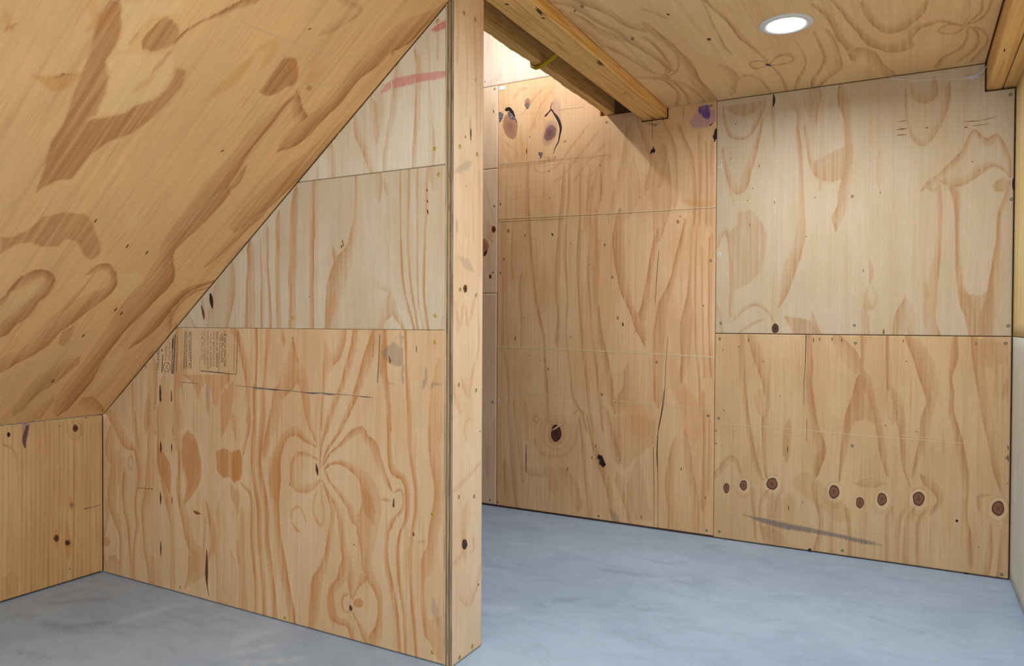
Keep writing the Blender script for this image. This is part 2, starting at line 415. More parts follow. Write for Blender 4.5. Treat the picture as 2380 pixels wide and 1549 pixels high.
   ('G','S',0.6,[(1515,1115,23),(1525,1081,23),(1544,1055,18),(1562,1029,17)]),
   ('G','S',0.3,[(1467,1169,24),(1487,1157,16)]),
   ('A','S',0.45,[(1264,1118,36),(1256,1082,31)]),
   ('A','S',0.3,[(1082,1449,22),(1087,1325,17)]),
   ('A','S',0.3,[(1014,1354,17),(1014,1320,17)]),
  ],marks=[
   ('fleck','rust','S',[(1306.5,1324.7,1.5),(1307.6,1318.3,6.6),(1308.6,1312.8,1.5)]),
   ('fleck','rust','S',[(1301.4,1307.2,1.5),(1302.5,1300.8,6.6),(1303.5,1295.3,1.5)]),
   ('fleck','rust','S',[(1645.7,1464.3,1.3),(1646.6,1458.3,5.7),(1647.5,1453.1,1.3)]),
   ('fleck','rust','S',[(1647.2,1430.1,1.3),(1648.1,1424.1,5.7),(1649,1418.9,1.3)]),
   ('fleck','rust','S',[(1647.7,1400.7,1.3),(1648.6,1394.8,5.7),(1649.6,1389.6,1.3)]),
   ('fleck','rust','S',[(1648.6,1395.2,1.3),(1649.6,1389.2,5.7),(1650.5,1384,1.3)]),
   ('fleck','rust','S',[(1309.1,1312.7,1.5),(1310.2,1306.4,6.6),(1311.2,1300.8,1.5)]),
   ('resin_streak','ink','S',[(664.5,1157.1,7.8),(669.7,1128.2,19.4),(676.2,1099.3,3.9)]),
   ('resin_streak','brown','S',[(613.5,1111.7,3.8),(624.8,1083.9,13),(628.8,1059.2,4)]),
   ('fleck','brown','S',[(1159.5,1139.2,2.7),(1160.1,1134.3,2.7)]),
  ],screws=[
   ('zinc',1082,1064),
   ('zinc',1678,1072),
   ('zinc',1689,1503),
  ],texts=[
  ]),
 'plow': dict(
  layers=[
   ('G','S',0.85,[(902,1028,15),(907,961,13),(905,899,13),(902,831,12),(898,753,13),(894,701,15)]),
   ('G','S',0.85,[(967,1028,21),(963,962,20),(952,900,17),(945,838,17),(942,776,17),(938,714,17)]),
   ('G','S',0.75,[(817,1006,15),(832,949,29),(850,897,37),(861,845,27),(865,783,19),(863,720,18),(861,688,18)]),
   ('G','S',0.75,[(1082,964,25),(1082,924,48),(1075,874,85),(1047,833,69),(1020,791,39),(999,739,28),(981,687,26)]),
   ('G','S',0.75,[(1088,914,32),(1122,866,52),(1139,817,40),(1149,778,33),(1156,729,24),(1166,700,20)]),
   ('G','S',0.65,[(1237,962,26),(1244,934,38),(1247,914,50),(1231,880,25),(1225,831,14),(1220,772,14),(1216,703,13)]),
   ('G','S',0.6,[(1316,1026,24),(1301,973,27),(1285,939,32),(1260,915,28)]),
   ('G','S',0.72,[(1362,1027,24),(1356,979,27),(1341,931,30),(1323,883,26),(1304,834,21),(1273,770,21),(1254,725,19),(1241,688,16)]),
   ('G','S',0.72,[(1444,1027,24),(1438,981,46),(1414,933,40),(1396,886,35),(1378,843,29),(1351,789,23),(1323,740,20),(1304,700,18)]),
   ('G','S',0.72,[(1473,1028,35),(1476,972,35),(1476,916,35),(1485,871,23),(1494,820,21),(1500,765,17),(1503,708,20)]),
   ('G','S',0.9,[(1565,1033,12),(1568,974,9),(1569,928,9),(1572,874,11),(1578,820,12),(1581,756,12),(1585,714,12)]),
   ('G','S',0.6,[(1691,914,27),(1688,870,32),(1683,825,32),(1686,777,32),(1689,722,38)]),
   ('A','S',0.7,[(1037,1004,17),(1039,986,17)]),
   ('A','S',0.4,[(1479,972,23),(1470,912,29)]),
   ('G','S',0.5,[(201,789,19),(205,713,15),(210,612,17)]),
   ('G','S',0.55,[(329,869,53),(324,766,62),(319,697,54),(324,620,54)]),
   ('G','S',0.4,[(399,809,52),(395,724,52),(390,625,44)]),
   ('G','S',0.6,[(486,1008,42),(485,953,42),(481,880,42),(477,813,42),(468,745,26),(485,690,43),(480,632,51)]),
   ('H','P',0.55,[(506,847),(771,857),(763,831),(732,808),(709,764),(693,728),(677,751),(662,794),(638,820),(613,802),(597,758),(581,790),(556,822)]),
   ('A','S',0.55,[(771,794,37),(755,750,52),(744,702,45),(732,658,30)]),
   ('A','S',0.5,[(763,862,9),(765,809,8)]),
   ('G','S',0.6,[(801,1022,12),(805,906,8)]),
   ('A','S',0.4,[(786,1022,36),(798,1001,21)]),
   ('A','S',0.5,[(297,719,36),(288,643,36)]),
   ('A','S',0.3,[(498,830,48),(515,881,48)]),
   ('S','S',0.45,[(646,788,24),(649,728,19)]),
   ('S','S',0.35,[(502,808,10),(504,775,10)]),
   ('S','P',0.5,[(1466,954),(1513,989),(1531,986),(1535,978),(1556,970),(1557,912),(1505,917),(1496,922)]),
   ('S','P',0.4,[(1466,954),(1501,979),(1508,976),(1496,966),(1492,952),(1503,930),(1496,922)]),
   ('S','S',0.6,[(1529,1004,3),(1555,1004,4)]),
   ('S','S',0.4,[(1545,1011,10),(1548,990,10)]),
   ('S','S',0.6,[(1556,877,9),(1556,864,10)]),
   ('S','S',0.4,[(1556,905,14),(1552,886,10)]),
   ('S','S',0.5,[(1646,908,10),(1644,880,12),(1638,863,18)]),
   ('S','S',0.5,[(1666,855,8),(1668,861,8)]),
   ('S','S',0.5,[(1681,862,8),(1696,863,8)]),
   ('S','S',0.4,[(1496,857,3),(1524,856,3)]),
   ('G','S',0.7,[(28,681,28),(75,648,50),(120,595,51),(160,552,45),(210,539,28),(231,499,26),(242,431,24),(231,374,21),(220,303,22),(231,235,24),(219,178,21),(208,106,20),(213,-12,20)]),
   ('G','S',0.6,[(51,575,46),(51,511,69),(97,466,69),(73,385,67),(62,298,59),(96,231,46),(124,164,23),(124,93,23),(118,-7,20)]),
   ('G','S',0.5,[(21,286,24),(26,236,23),(8,162,22)]),
   ('G','S',0.7,[(148,421,27),(142,350,27),(153,274,27),(175,214,25),(186,131,25),(191,69,23),(197,-8,22)]),
   ('G','S',0.6,[(203,479,9),(201,466,8),(197,456,8),(191,449,6),(184,449,6),(177,454,8),(173,464,9),(172,476,9),(173,489,9),(178,500,8),(184,506,6),(191,507,6),(197,502,8),(201,492,9),(203,479,9)]),
   ('G','S',0.6,[(210,678,22),(221,596,27),(232,555,26)]),
   ('G','S',0.6,[(319,713,43),(324,658,64),(318,576,43),(318,453,63),(296,354,51),(274,289,42),(274,213,22),(285,132,33),(317,89,65),(338,31,87),(348,-15,87)]),
   ('G','S',0.5,[(2,74,12),(37,8,16)]),
   ('G','S',0.5,[(72,42,84),(106,12,42)]),
   ('H','P',0.6,[(52,136),(49,126),(42,117),(31,112),(20,110),(10,112),(2,119),(0,128),(3,138),(10,146),(20,152),(32,154),(42,151),(49,145)]),
   ('G','S',0.6,[(371,702,31),(376,540,42),(386,487,63),(402,407,42),(427,343,52),(443,278,31),(448,177,25),(447,-4,31)]),
   ('A','S',0.7,[(376,520,41),(397,481,72),(417,422,41)]),
   ('G','S',0.5,[(474,628,61),(489,563,40)]),
   ('G','S',0.72,[(489,563,30),(494,484,30),(484,403,30),(504,339,40),(528,276,50),(543,225,50),(573,177,59),(592,140,107),(573,98,74),(533,45,24)]),
   ('A','S',0.7,[(544,588,79),(554,529,109),(568,472,89),(558,425,55),(534,382,35)]),
   ('H','P',0.4,[(504,611),(583,597),(602,495),(563,412),(534,382),(504,472)]),
   ('G','S',0.72,[(641,369,12),(660,320,23),(679,270,38),(683,226,37),(669,185,25),(650,156,19)]),
   ('G','S',0.5,[(636,310,11),(626,224,13),(621,171,19)]),
   ('H','P',0.85,[(693,568),(735,584),(776,575),(821,589),(835,549),(830,505),(826,473),(790,463),(762,479),(735,473),(702,492)]),
   ('A','P',0.7,[(776,569),(821,586),(835,505),(821,473),(781,475)]),
   ('A','S',0.4,[(785,696,27),(794,640,18)]),
   ('A','S',0.5,[(744,763,55),(744,706,55)]),
   ('A','S',0.5,[(808,415,27),(808,364,18)]),
   ('G','S',0.4,[(776,164,55),(780,95,54),(771,4,45)]),
   ('G','S',0.5,[(817,214,37),(834,123,27),(834,10,27)]),
   ('G','S',0.35,[(716,218,57),(725,123,66),(734,23,75)]),
   ('G','S',0.72,[(856,777,22),(865,719,22),(861,660,22),(838,579,16)]),
   ('G','S',0.8,[(833,461,13),(879,427,18),(888,350,18),(884,278,20),(893,194,20),(905,112,20),(907,-5,20)]),
   ('G','S',0.85,[(897,805,20),(899,688,22),(893,623,24),(888,545,22),(902,456,22),(920,380,22),(920,302,22),(929,213,24),(941,125,22),(945,-7,22)]),
   ('G','S',0.85,[(939,807,21),(935,704,25),(920,612,32),(916,541,31),(936,459,31),(956,372,24),(956,288,23),(970,207,25),(983,119,27),(992,57,31),(996,-6,32)]),
   ('G','S',0.7,[(1013,798,51),(992,708,51),(969,649,37),(952,596,31)]),
   ('G','S',0.7,[(1141,804,33),(1154,737,30),(1166,695,20),(1187,653,10)]),
   ('G','S',0.82,[(1187,629,8),(1141,650,21),(1099,674,32),(1048,655,28),(1018,608,40),(996,555,60),(996,492,62),(996,434,44),(1005,365,27),(1014,297,30),(1027,229,39),(1044,155,39),(1062,95,35),(1075,41,35),(1083,-8,35)]),
   ('A','S',0.5,[(996,555,35),(992,485,53),(1000,435,27)]),
   ('G','S',0.62,[(1191,586,12),(1158,595,15),(1108,594,19),(1083,557,24),(1083,507,26),(1100,478,27),(1158,484,31),(1195,507,19)]),
   ('G','S',0.4,[(1195,629,7),(1191,709,11),(1199,795,13)]),
   ('G','S',0.78,[(1207,563,6),(1215,631,9),(1231,687,15),(1255,749,22),(1287,805,26)]),
   ('G','S',0.78,[(1214,564,5),(1239,621,10),(1287,679,17),(1318,730,21),(1360,809,28)]),
   ('G','S',0.78,[(1219,561,6),(1255,610,9),(1303,645,15),(1349,684,25),(1387,699,25),(1410,671,28),(1440,650,36),(1462,600,29),(1484,556,22),(1506,523,13)]),
   ('G','S',0.78,[(1232,560,9),(1256,577,10),(1303,585,18),(1349,571,26),(1395,546,42),(1418,514,68),(1433,468,75),(1425,427,85),(1411,383,88),(1411,336,67),(1411,289,45),(1415,249,46),(1433,217,38),(1459,180,31),(1467,147,22),(1467,100,22),(1460,58,34),(1441,13,55),(1434,-24,57)]),
   ('G','S',0.65,[(1232,550,8),(1256,514,11),(1295,482,18),(1334,445,23),(1361,406,38)]),
   ('G','S',0.6,[(1396,216,32),(1373,182,13),(1354,143,7)]),
   ('G','S',0.72,[(1224,510,6),(1256,465,15),(1280,444,19),(1295,404,22),(1307,345,27),(1315,298,32),(1327,264,39),(1319,227,50),(1296,187,33),(1264,151,27),(1256,119,32),(1264,72,36),(1296,54,28),(1335,50,23),(1354,6,19)]),
   ('G','S',0.72,[(1217,515,6),(1240,481,11),(1260,435,18),(1264,399,17),(1256,338,20),(1240,268,23),(1216,203,36),(1192,169,45),(1179,105,32),(1175,54,32),(1171,-2,32)]),
   ('G','S',0.55,[(1216,491,8),(1217,454,11),(1224,406,13),(1216,363,11),(1191,384,13),(1179,419,16),(1191,464,16)]),
   ('G','S',0.62,[(1331,265,32),(1342,207,31),(1348,142,9)]),
   ('G','S',0.65,[(1349,103,5),(1323,88,7),(1304,113,11),(1312,141,9),(1339,154,5)]),
   ('H','P',0.85,[(1398,134),(1396,127),(1390,120),(1382,116),(1372,114),(1364,115),(1358,119),(1356,126),(1358,133),(1364,139),(1372,144),(1382,146),(1390,144),(1396,140)]),
   ('G','S',0.75,[(1354,93,7),(1373,70,11),(1396,39,24),(1419,8,31)]),
   ('A','S',0.6,[(1078,375,9),(1078,394,7),(1104,413,9),(1129,400,8),(1142,371,7)]),
   ('G','S',0.8,[(1083,350,8),(1100,331,11),(1117,327,5)]),
   ('G','S',0.82,[(1497,857,14),(1501,730,17),(1505,627,22),(1520,577,28),(1555,563,20),(1573,531,21),(1577,486,21),(1570,434,16),(1549,386,13),(1538,332,16),(1542,264,17),(1553,192,17),(1564,108,14),(1571,-5,14)]),
   ('G','S',0.65,[(1527,514,8),(1549,523,9),(1561,496,10),(1556,461,13),(1535,438,12)]),
   ('G','S',0.75,[(1527,434,13),(1510,409,17),(1495,372,18),(1488,307,21),(1503,234,22),(1517,185,22),(1536,102,18),(1545,-5,17)]),
   ('G','S',0.82,[(1574,860,15),(1583,764,17),(1583,668,17),(1597,590,18),(1608,535,17),(1608,467,16),(1598,409,16),(1591,363,16),(1586,294,14),(1592,199,16),(1602,116,14),(1613,-1,14)]),
   ('G','S',0.65,[(1685,854,40),(1675,770,40),(1675,687,40),(1682,621,40),(1693,545,33),(1690,478,39),(1676,409,39),(1670,353,39),(1653,305,57),(1636,257,20),(1633,189,17),(1644,129,28),(1661,88,43)]),
   ('H','P',0.45,[(1654,126),(1707,153),(1711,10),(1688,16),(1661,60)]),
   ('A','S',0.5,[(1410,478,46),(1425,438,46)]),
   ('A','S',0.5,[(790,417,38),(809,379,19)]),
   ('G','S',0.45,[(828,355,22),(828,224,38),(833,119,38),(837,8,47)]),
   ('G','S',0.35,[(718,341,49),(738,210,59),(747,24,58)]),
   ('S','S',0.35,[(1681,165,31),(1684,153,28)]),
   ('A','S',0.6,[(1484,483,14),(1493,483,12)]),
   ('A','S',0.5,[(1624,368,11),(1631,370,8)]),
   ('A','S',0.35,[(1256,149,24),(1264,72,41)]),
   ('A','S',0.35,[(1192,156,49),(1192,70,33)]),
  ],marks=[
   ('resin_streak','darkwood','S',[(373,801.5,3.5),(374.6,768.6,12.3),(371.9,735.5,2.6)]),
   ('resin_streak','darkwood','S',[(439.8,783.1,2.6),(441.5,760.7,5.2),(440.6,739.3,1.7)]),
   ('pencil_line','graphite','S',[(797.6,817.8,1.1),(883.4,816.5,2.1),(1012.6,813.3,2.5),(1155.8,810.2,1.5),(1214.8,812.2,2.4),(1335.2,811,1.4),(1429.3,808.8,0.7)]),
   ('pencil_line','graphite','S',[(883.4,813.3,1),(923.5,812.6,4.1),(952.4,812.4,1)]),
   ('pencil_line','graphite','S',[(952.4,812.4,1),(991.5,811.8,4.6),(1019.6,811.6,1)]),
   ('pencil_line','graphite','S',[(1139.2,809.4,1),(1175.6,808.7,4.9),(1201.9,808.6,1)]),
   ('pencil_line','graphite','S',[(1218.1,808.9,1),(1253.5,808.3,3.9),(1278.9,808.1,1)]),
   ('pencil_line','graphite','S',[(1375.1,808.8,1),(1408.3,808.2,3.3),(1432.2,808,0.9)]),
   ('pencil_line','graphite','S',[(480.9,818,1.1),(547.9,817.6,1.7),(601.2,817.1,1.1)]),
   ('stamp_bar','graphite','S',[(1463.7,1011.3,3.2),(1460,937,3.2),(1454.8,858.2,3.6)]),
   ('stamp_bar','graphite','S',[(1438,1009.6,0.7),(1437.4,979.4,1.3),(1435.6,936.4,0.7)]),
   ('stamp_bar','graphite','S',[(1607.8,979.7,1.7),(1608,968.7,4.1),(1607.9,957.6,1.7)]),
   ('resin_fleck','rust','S',[(1501.5,945.9,1.4),(1502.2,941,3.9),(1504,934,5.3),(1505.6,929,7.8),(1505.6,920.6,1.1)]),
   ('crack','darkwood','S',[(643.3,194.1,2.9),(643.2,135.6,12.4),(642.2,96.4,15.4),(646,54.8,3.9),(654.5,20.6,2)]),
   ('resin_streak','darkwood','S',[(375.2,579.8,2.1),(377.2,556.9,11),(376.1,533.8,2.1)]),
   ('resin_streak','darkwood','S',[(440.3,576.4,2.1),(442.3,560.5,6.1),(441.3,544.3,2)]),
   ('resin_streak','darkwood','S',[(373.6,380.3,2.1),(375.6,354.7,9.4),(374.5,328.8,2.1)]),
   ('resin_streak','darkwood','S',[(441.9,368,2.1),(443.9,354.9,3.1),(442.9,341.3,2)]),
   ('resin_streak','darkwood','S',[(374.1,186.8,2.1),(376.2,156.5,7.1),(375,125.7,2.1)]),
   ('resin_streak','darkwood','S',[(375.7,753.7,2.1),(377.7,744.4,7.8),(376.6,734.9,2.1)]),
   ('resin_streak','darkwood','S',[(439.7,753.1,2),(441.7,746.5,5.4),(440.7,739.8,2)]),
   ('resin_fleck','rust','S',[(568,330.4,3),(585.6,324.8,12.6),(607.9,324.4,3.3)]),
   ('fleck','rust','S',[(231.1,380.5,1.4),(238.7,380.7,4.9),(245.3,380.8,1.4)]),
   ('fleck','rust','S',[(251.8,381.8,1.4),(259.5,382,4.9),(266,382.1,1.4)]),
   ('fleck','rust','S',[(272.5,383.1,1.4),(280.1,383.3,4.9),(286.5,383.3,1.4)]),
   ('fleck','rust','S',[(293,384.4,1.4),(300.5,384.6,4.9),(306.9,384.6,1.4)]),
   ('fleck','rust','S',[(313.4,385.7,1.4),(320.8,385.9,4.8),(327.2,385.9,1.4)]),
   ('resin_streak','darkwood','S',[(1191.8,571,2.5),(1195.9,549.9,12.4),(1200,530.7,2.5)]),
   ('resin_streak','darkwood','S',[(1342.7,117.2,4),(1345,106.9,14.4),(1348.1,98.5,3.2)]),
   ('resin_streak','darkwood','S',[(1520.8,491.9,2.9),(1520.9,476.4,5.7),(1520.2,464.2,6.4)]),
   ('fleck','brown','S',[(1598.7,395.4,2.1),(1598.7,388.1,8.3),(1598.7,382.4,2.1)]),
   ('fleck','brown','S',[(1357.6,321.4,3.9),(1359.1,316.9,3.9)]),
   ('stamp_bar','stamp','S',[(389.4,921.7,4),(384.1,850.6,5.7)]),
   ('stamp_bar','stamp','S',[(463.9,1001.6,6.1),(458.1,921.5,6.6),(451.6,847.6,7.2)]),
   ('stamp_bar','stamp','S',[(453.3,996.1,3.3),(447.6,921.3,4.4),(442.4,848.1,6.1)]),
   ('stamp_bar','stamp','S',[(450.5,985.1,8.3),(448.2,945,7.2)]),
   ('stamp_bar','stamp','S',[(478.2,989.1,1.4),(470.7,854.7,2.2)]),
   ('stamp_bar','stamp','S',[(518.7,1014.8,1.4),(514.9,868.9,3.8)]),
   ('stamp_bar','stamp','S',[(557.9,1014.3,1.3),(555.7,870.3,2.4)]),
   ('stamp_bar','stamp','S',[(605.6,923.4,0.8),(602.8,866.5,1.3)]),
   ('stamp_bar','stamp','S',[(609.4,865.9,3.6),(702.7,862.7,3.9),(788.1,858.9,2.4)]),
   ('stamp_bar','stamp','S',[(793.5,858.1,1.6),(800.4,859.4,3),(804.1,870.2,2.4),(806.6,913.1,1.7),(809.8,976.4,2.2),(809.1,1017.5,1.5)]),
   ('stamp_bar','stamp','S',[(716.8,1001,1.3),(710.4,884.3,1.8),(708.3,864.1,2.5)]),
   ('stamp_bar','stamp','S',[(793.1,1015.6,1),(791.8,929.8,1.2),(790,861.1,1)]),
   ('stamp_bar','stamp','S',[(380.9,941.7,6.5),(388,933.6,5)]),
   ('stamp_ring','stamp','S',[(434.1,873.4,2.8),(433.1,867.9,2.7),(430.2,862.8,2.4),(425.7,858.6,2.1),(420.1,855.9,1.9),(413.8,854.8,1.8),(407.5,855.4,1.9),(401.9,857.8,2.2),(397.4,861.6,2.5),(394.5,866.6,2.8),(393.5,872.1,2.8),(394.5,877.7,2.7),(397.4,882.8,2.4),(401.9,886.9,2.1),(407.6,889.7,1.9),(413.9,890.7,1.8),(420.2,890,1.9),(425.8,887.7,2.2),(430.2,883.8,2.5),(433.1,878.9,2.7),(434.1,873.4,2.8)]),
   ('stamp_ring','stamp','S',[(407.7,879.9,1.5),(418.9,879.3,2.2),(407.6,870.7,2.3),(420.3,867.5,2.2),(411.9,861.7,1.7)]),
  ],screws=[
   ('zinc',1085,994),
   ('zinc',1677,991),
   ('zinc',477,990),
   ('zinc',493,24),
   ('zinc',1072,487),
   ('zinc',1670,460),
   ('zinc',1047,15),
   ('zinc',1671,32),
  ],texts=[
   ('THICKNESS',[(368.4,858.3),(368.6,946.1)],14.8,1,'stamp'),
   ('H',[(294,865.1),(294,873.5)],11.7,1,'stamp'),
   ('IPTEB SPEC',[(413.9,899.4),(414.1,958.9)],10.1,1,'stampf'),
   ('HPVA PAR',[(436.4,899.1),(436.5,970.3)],10,1,'stampf'),
   ('TED WARRANTY AT',[(542.5,1015.1),(542.3,875.2)],10.2,0,'stamp'),
   ('OOF.COM/PLYWOOD',[(523.6,1014.9),(523.3,871.9)],10.3,0,'stamp'),
   ('CHO A LA MEDIDA',[(694.7,1012.9),(694.6,880.2)],11.2,0,'stamp'),
   ('UNA ESPACIOS DE',[(677.8,1014.5),(677.6,884.1)],9.7,0,'stampf'),
   ('1 PULG. EN BORDES',[(661.3,1016.1),(661.1,880)],9.8,0,'stampf'),
   ('INCH A LOS LADOS',[(644.7,1014.2),(644.5,872.4)],9.9,0,'stampf'),
   ('LA MUY TABLERO',[(628.5,1014.1),(628.4,888.7)],8.9,0,'stampf'),
   ('16 PULG',[(615.4,1005.1),(615.3,907.7)],7.9,0,'stampf'),
   ('USE PLYCLIPS',[(721.9,1008),(721.8,900.3)],11.6,0,'stamp'),
   ('1/8 INCH SPACING',[(737.8,1015.1),(737.7,885.1)],11.5,0,'stamp'),
  ]),
 'knee': dict(
  layers=[
   ('G','S',0.319955,[(1466,674,5),(1465,488,6),(1463,244,6),(1458,-11,6)]),
   ('G','S',0.366578,[(1483,672,5),(1486,484,7),(1482,240,7),(1478,-18,6)]),
   ('G','S',0.36432,[(1500,670,5),(1498,482,7),(1494,237,7),(1490,-22,6)]),
   ('G','S',0.358031,[(1519,667,5),(1518,479,7),(1514,231,7),(1511,-29,6)]),
   ('G','S',0.564015,[(1531,666,5),(1533,476,7),(1530,227,7),(1528,-35,6)]),
   ('G','S',0.353337,[(1546,664,6),(1549,473,7),(1546,223,7),(1542,-40,6)]),
   ('G','S',0.464292,[(1566,662,6),(1562,471,7),(1565,218,7),(1561,-46,6)]),
   ('G','S',0.554413,[(1581,660,6),(1585,467,7),(1579,215,7),(1578,-52,6)]),
   ('G','S',0.348396,[(1600,658,6),(1599,464,7),(1597,210,7),(1592,-57,6)]),
   ('G','S',0.487905,[(1616,656,6),(1619,461,7),(1610,207,7),(1606,-61,6)]),
   ('G','S',0.599184,[(1633,654,6),(1634,458,7),(1630,202,7),(1626,-68,7)]),
   ('G','S',0.382891,[(1650,652,6),(1651,455,7),(1646,198,7),(1646,-75,7)]),
   ('G','S',0.571295,[(1669,650,6),(1672,451,7),(1665,193,7),(1663,-81,7)]),
   ('G','S',0.48463,[(1685,648,6),(1684,449,7),(1682,188,7),(1683,-87,7)]),
   ('G','S',0.312843,[(1705,646,6),(1705,445,7),(1700,184,7),(1698,-93,7)]),
   ('G','S',0.58796,[(1727,643,6),(1728,441,8),(1725,177,8),(1719,-100,7)]),
   ('G','S',0.423128,[(1740,642,6),(1741,439,8),(1743,173,8),(1738,-106,7)]),
   ('G','S',0.357425,[(1766,638,6),(1763,435,8),(1761,168,8),(1753,-111,7)]),
   ('G','S',0.399392,[(1781,637,6),(1778,432,8),(1776,164,8),(1778,-120,7)]),
   ('G','S',0.408817,[(1797,635,6),(1796,429,8),(1794,160,8),(1795,-126,7)]),
   ('G','S',0.362375,[(1819,632,7),(1816,426,8),(1820,153,8),(1812,-131,7)]),
   ('G','S',0.344892,[(1836,630,7),(1836,422,8),(1833,150,8),(1834,-139,7)]),
   ('G','S',0.6,[(1468,590,10),(1497,573,9),(1515,531,9),(1512,480,7)]),
   ('G','S',0.55,[(1701,653,9),(1708,597,10),(1735,572,11),(1763,597,9)]),
   ('A','S',0.6,[(1697,254,5),(1703,190,20),(1705,141,23),(1703,93,5)]),
   ('A','S',0.5,[(1656,215,16),(1659,160,16)]),
   ('A','S',0.5,[(1714,326,20),(1719,290,13)]),
   ('G','S',0.5,[(1755,615,7),(1753,603,7),(1747,594,7),(1739,590,7),(1729,591,7),(1721,598,6),(1715,608,7),(1713,620,7),(1715,632,7),(1721,641,7),(1729,646,7),(1739,644,7),(1747,638,7),(1753,628,7),(1755,615,7)]),
   ('A','S',0.3,[(1489,69,62),(1483,13,49)]),
   ('V','S',0.4,[(1546,658,31),(1546,618,25)]),
  ],marks=[
   ('knot','knot','K',[(1734,617.9),(11.7,-1.5),(0,15.3)]),
   ('knot','ink','K',[(1485.7,624.9),(5.9,-0.8),(0,9)]),
   ('knot','rustk','K',[(1718.5,309.6),(9.6,-2.1),(0,12.5)]),
   ('knot','knot','K',[(1658.1,191),(11.2,-2.9),(0.1,15)]),
   ('knot','knot','K',[(1701,161.3),(11.5,-3),(0,12.4)]),
   ('resin_streak','purplek','S',[(1552.4,650.3,11.5),(1546.1,624.8,14),(1539.8,599.4,14.8),(1542.8,566.1,4.9)]),
   ('pencil_line','graphite','S',[(1765.7,281.7,2.2),(1776.3,282.9,4.4),(1805,283.7,2.2),(1837.8,284.4,2.2)]),
   ('fleck','brown','S',[(1669.6,634,2.7),(1675,633.4,4.8)]),
   ('fleck','brown','S',[(1774.7,655.1,2.8),(1780.3,654.4,4.9)]),
   ('fleck','brown','S',[(1706.7,55,2.7),(1712.2,53.4,4.7)]),
   ('fleck','brown','S',[(2037.8,644.6,3),(2044.4,643.9,5.3)]),
  ],screws=[
  ],texts=[
  ]),
 'bmid': dict(
  layers=[
   ('G','S',0.4,[(-2035,1613,20),(-2032,1181,20),(-2026,920,20),(-2001,791,20),(-1979,489,20)]),
   ('G','S',0.3,[(-2006,1947,6),(-2010,1733,16),(-2009,1439,20),(-2007,1094,18),(-1996,921,16)]),
   ('G','S',0.3,[(-1961,1609,16),(-1974,1438,20),(-1964,1309,16)]),
   ('G','S',0.6,[(-1874,1934,12),(-1879,1731,29),(-1869,1603,29),(-1859,1476,28),(-1844,1348,23),(-1829,1246,23),(-1814,1144,19),(-1795,1068,22),(-1775,993,19),(-1766,909,19),(-1760,799,19),(-1750,674,22),(-1745,522,28)]),
   ('G','S',0.35,[(-1906,1299,39),(-1910,1179,39),(-1899,1051,29),(-1904,940,29)]),
   ('G','S',0.5,[(-1651,1912,11),(-1655,1755,27),(-1668,1632,28),(-1677,1509,28),(-1685,1384,37),(-1689,1218,28),(-1679,1093,22),(-1687,960,28)]),
   ('G','S',0.45,[(-1624,1909,7),(-1628,1753,18),(-1645,1507,15),(-1639,1342,14),(-1629,1176,14),(-1637,1011,13),(-1623,887,13),(-1609,763,18),(-1594,656,18),(-1549,577,18),(-1513,482,18)]),
   ('G','S',0.5,[(-1552,1902,7),(-1557,1747,18),(-1556,1584,18),(-1563,1421,27),(-1563,1290,21),(-1553,1134,21),(-1538,971,21),(-1529,873,21),(-1510,751,21),(-1496,604,21),(-1469,485,21)]),
   ('G','S',0.5,[(-1499,1897,8),(-1504,1743,21),(-1494,1540,21),(-1502,1418,18),(-1505,1289,14),(-1491,1134,14),(-1486,1012,17),(-1468,890,17),(-1449,769,17),(-1436,649,21),(-1417,489,21)]),
   ('G','S',0.58,[(-1439,1891,8),(-1443,1738,21),(-1468,1619,26),(-1467,1417,35),(-1466,1288,38),(-1465,1174,26),(-1447,1093,21),(-1434,972,26),(-1407,868,34),(-1389,772,34),(-1376,660,43)]),
   ('G','S',0.68,[(-1332,1610,51),(-1339,1491,67),(-1330,1372,58),(-1317,1284,50),(-1295,1204,49),(-1262,1125,33),(-1228,1054,57),(-1203,991,41),(-1195,948,11)]),
   ('G','S',0.72,[(-1131,1512,29),(-1150,1419,29),(-1165,1327,29),(-1181,1234,32),(-1192,1156,36),(-1212,1077,49)]),
   ('G','S',0.3,[(-1262,1873,36),(-1266,1724,92),(-1290,1631,51)]),
   ('G','S',0.35,[(-1140,1861,16),(-1144,1714,40),(-1139,1597,32),(-1139,1512,24)]),
   ('G','S',0.65,[(-986,1564,17),(-1001,1489,20),(-1024,1399,24),(-1046,1292,28),(-1069,1216,39),(-1096,1155,48),(-1111,1070,56),(-1119,976,64),(-1122,899,56),(-1125,782,48),(-1120,666,48)]),
   ('G','S',0.38,[(-1085,1855,28),(-1088,1686,71),(-1103,1580,48),(-1118,1495,24)]),
   ('G','S',0.6,[(-949,1622,15),(-955,1472,15),(-958,1320,18),(-964,1207,23),(-971,1123,46),(-978,1055,61),(-982,956,54),(-981,879,46),(-996,787,28)]),
   ('G','S',0.5,[(-925,1545,12),(-932,1395,14),(-934,1168,12),(-928,941,15),(-912,790,14),(-903,640,14)]),
   ('G','S',0.45,[(-905,1431,12),(-904,1243,11),(-898,1017,14),(-889,791,12)]),
   ('G','S',0.5,[(-857,1467,30),(-863,1317,27),(-862,1168,22),(-860,943,18),(-852,793,15)]),
   ('G','S',0.5,[(-1284,800,42),(-1284,728,41),(-1300,680,57),(-1333,614,73)]),
   ('G','S',0.3,[(-987,711,31),(-986,596,23)]),
   ('A','S',0.4,[(-1325,647,58),(-1241,604,92),(-1208,511,100)]),
   ('A','S',0.35,[(-1051,877,31),(-1026,748,71),(-956,636,101),(-940,524,115)]),
   ('A','S',0.4,[(-979,1659,30),(-903,1642,37),(-844,1645,30)]),
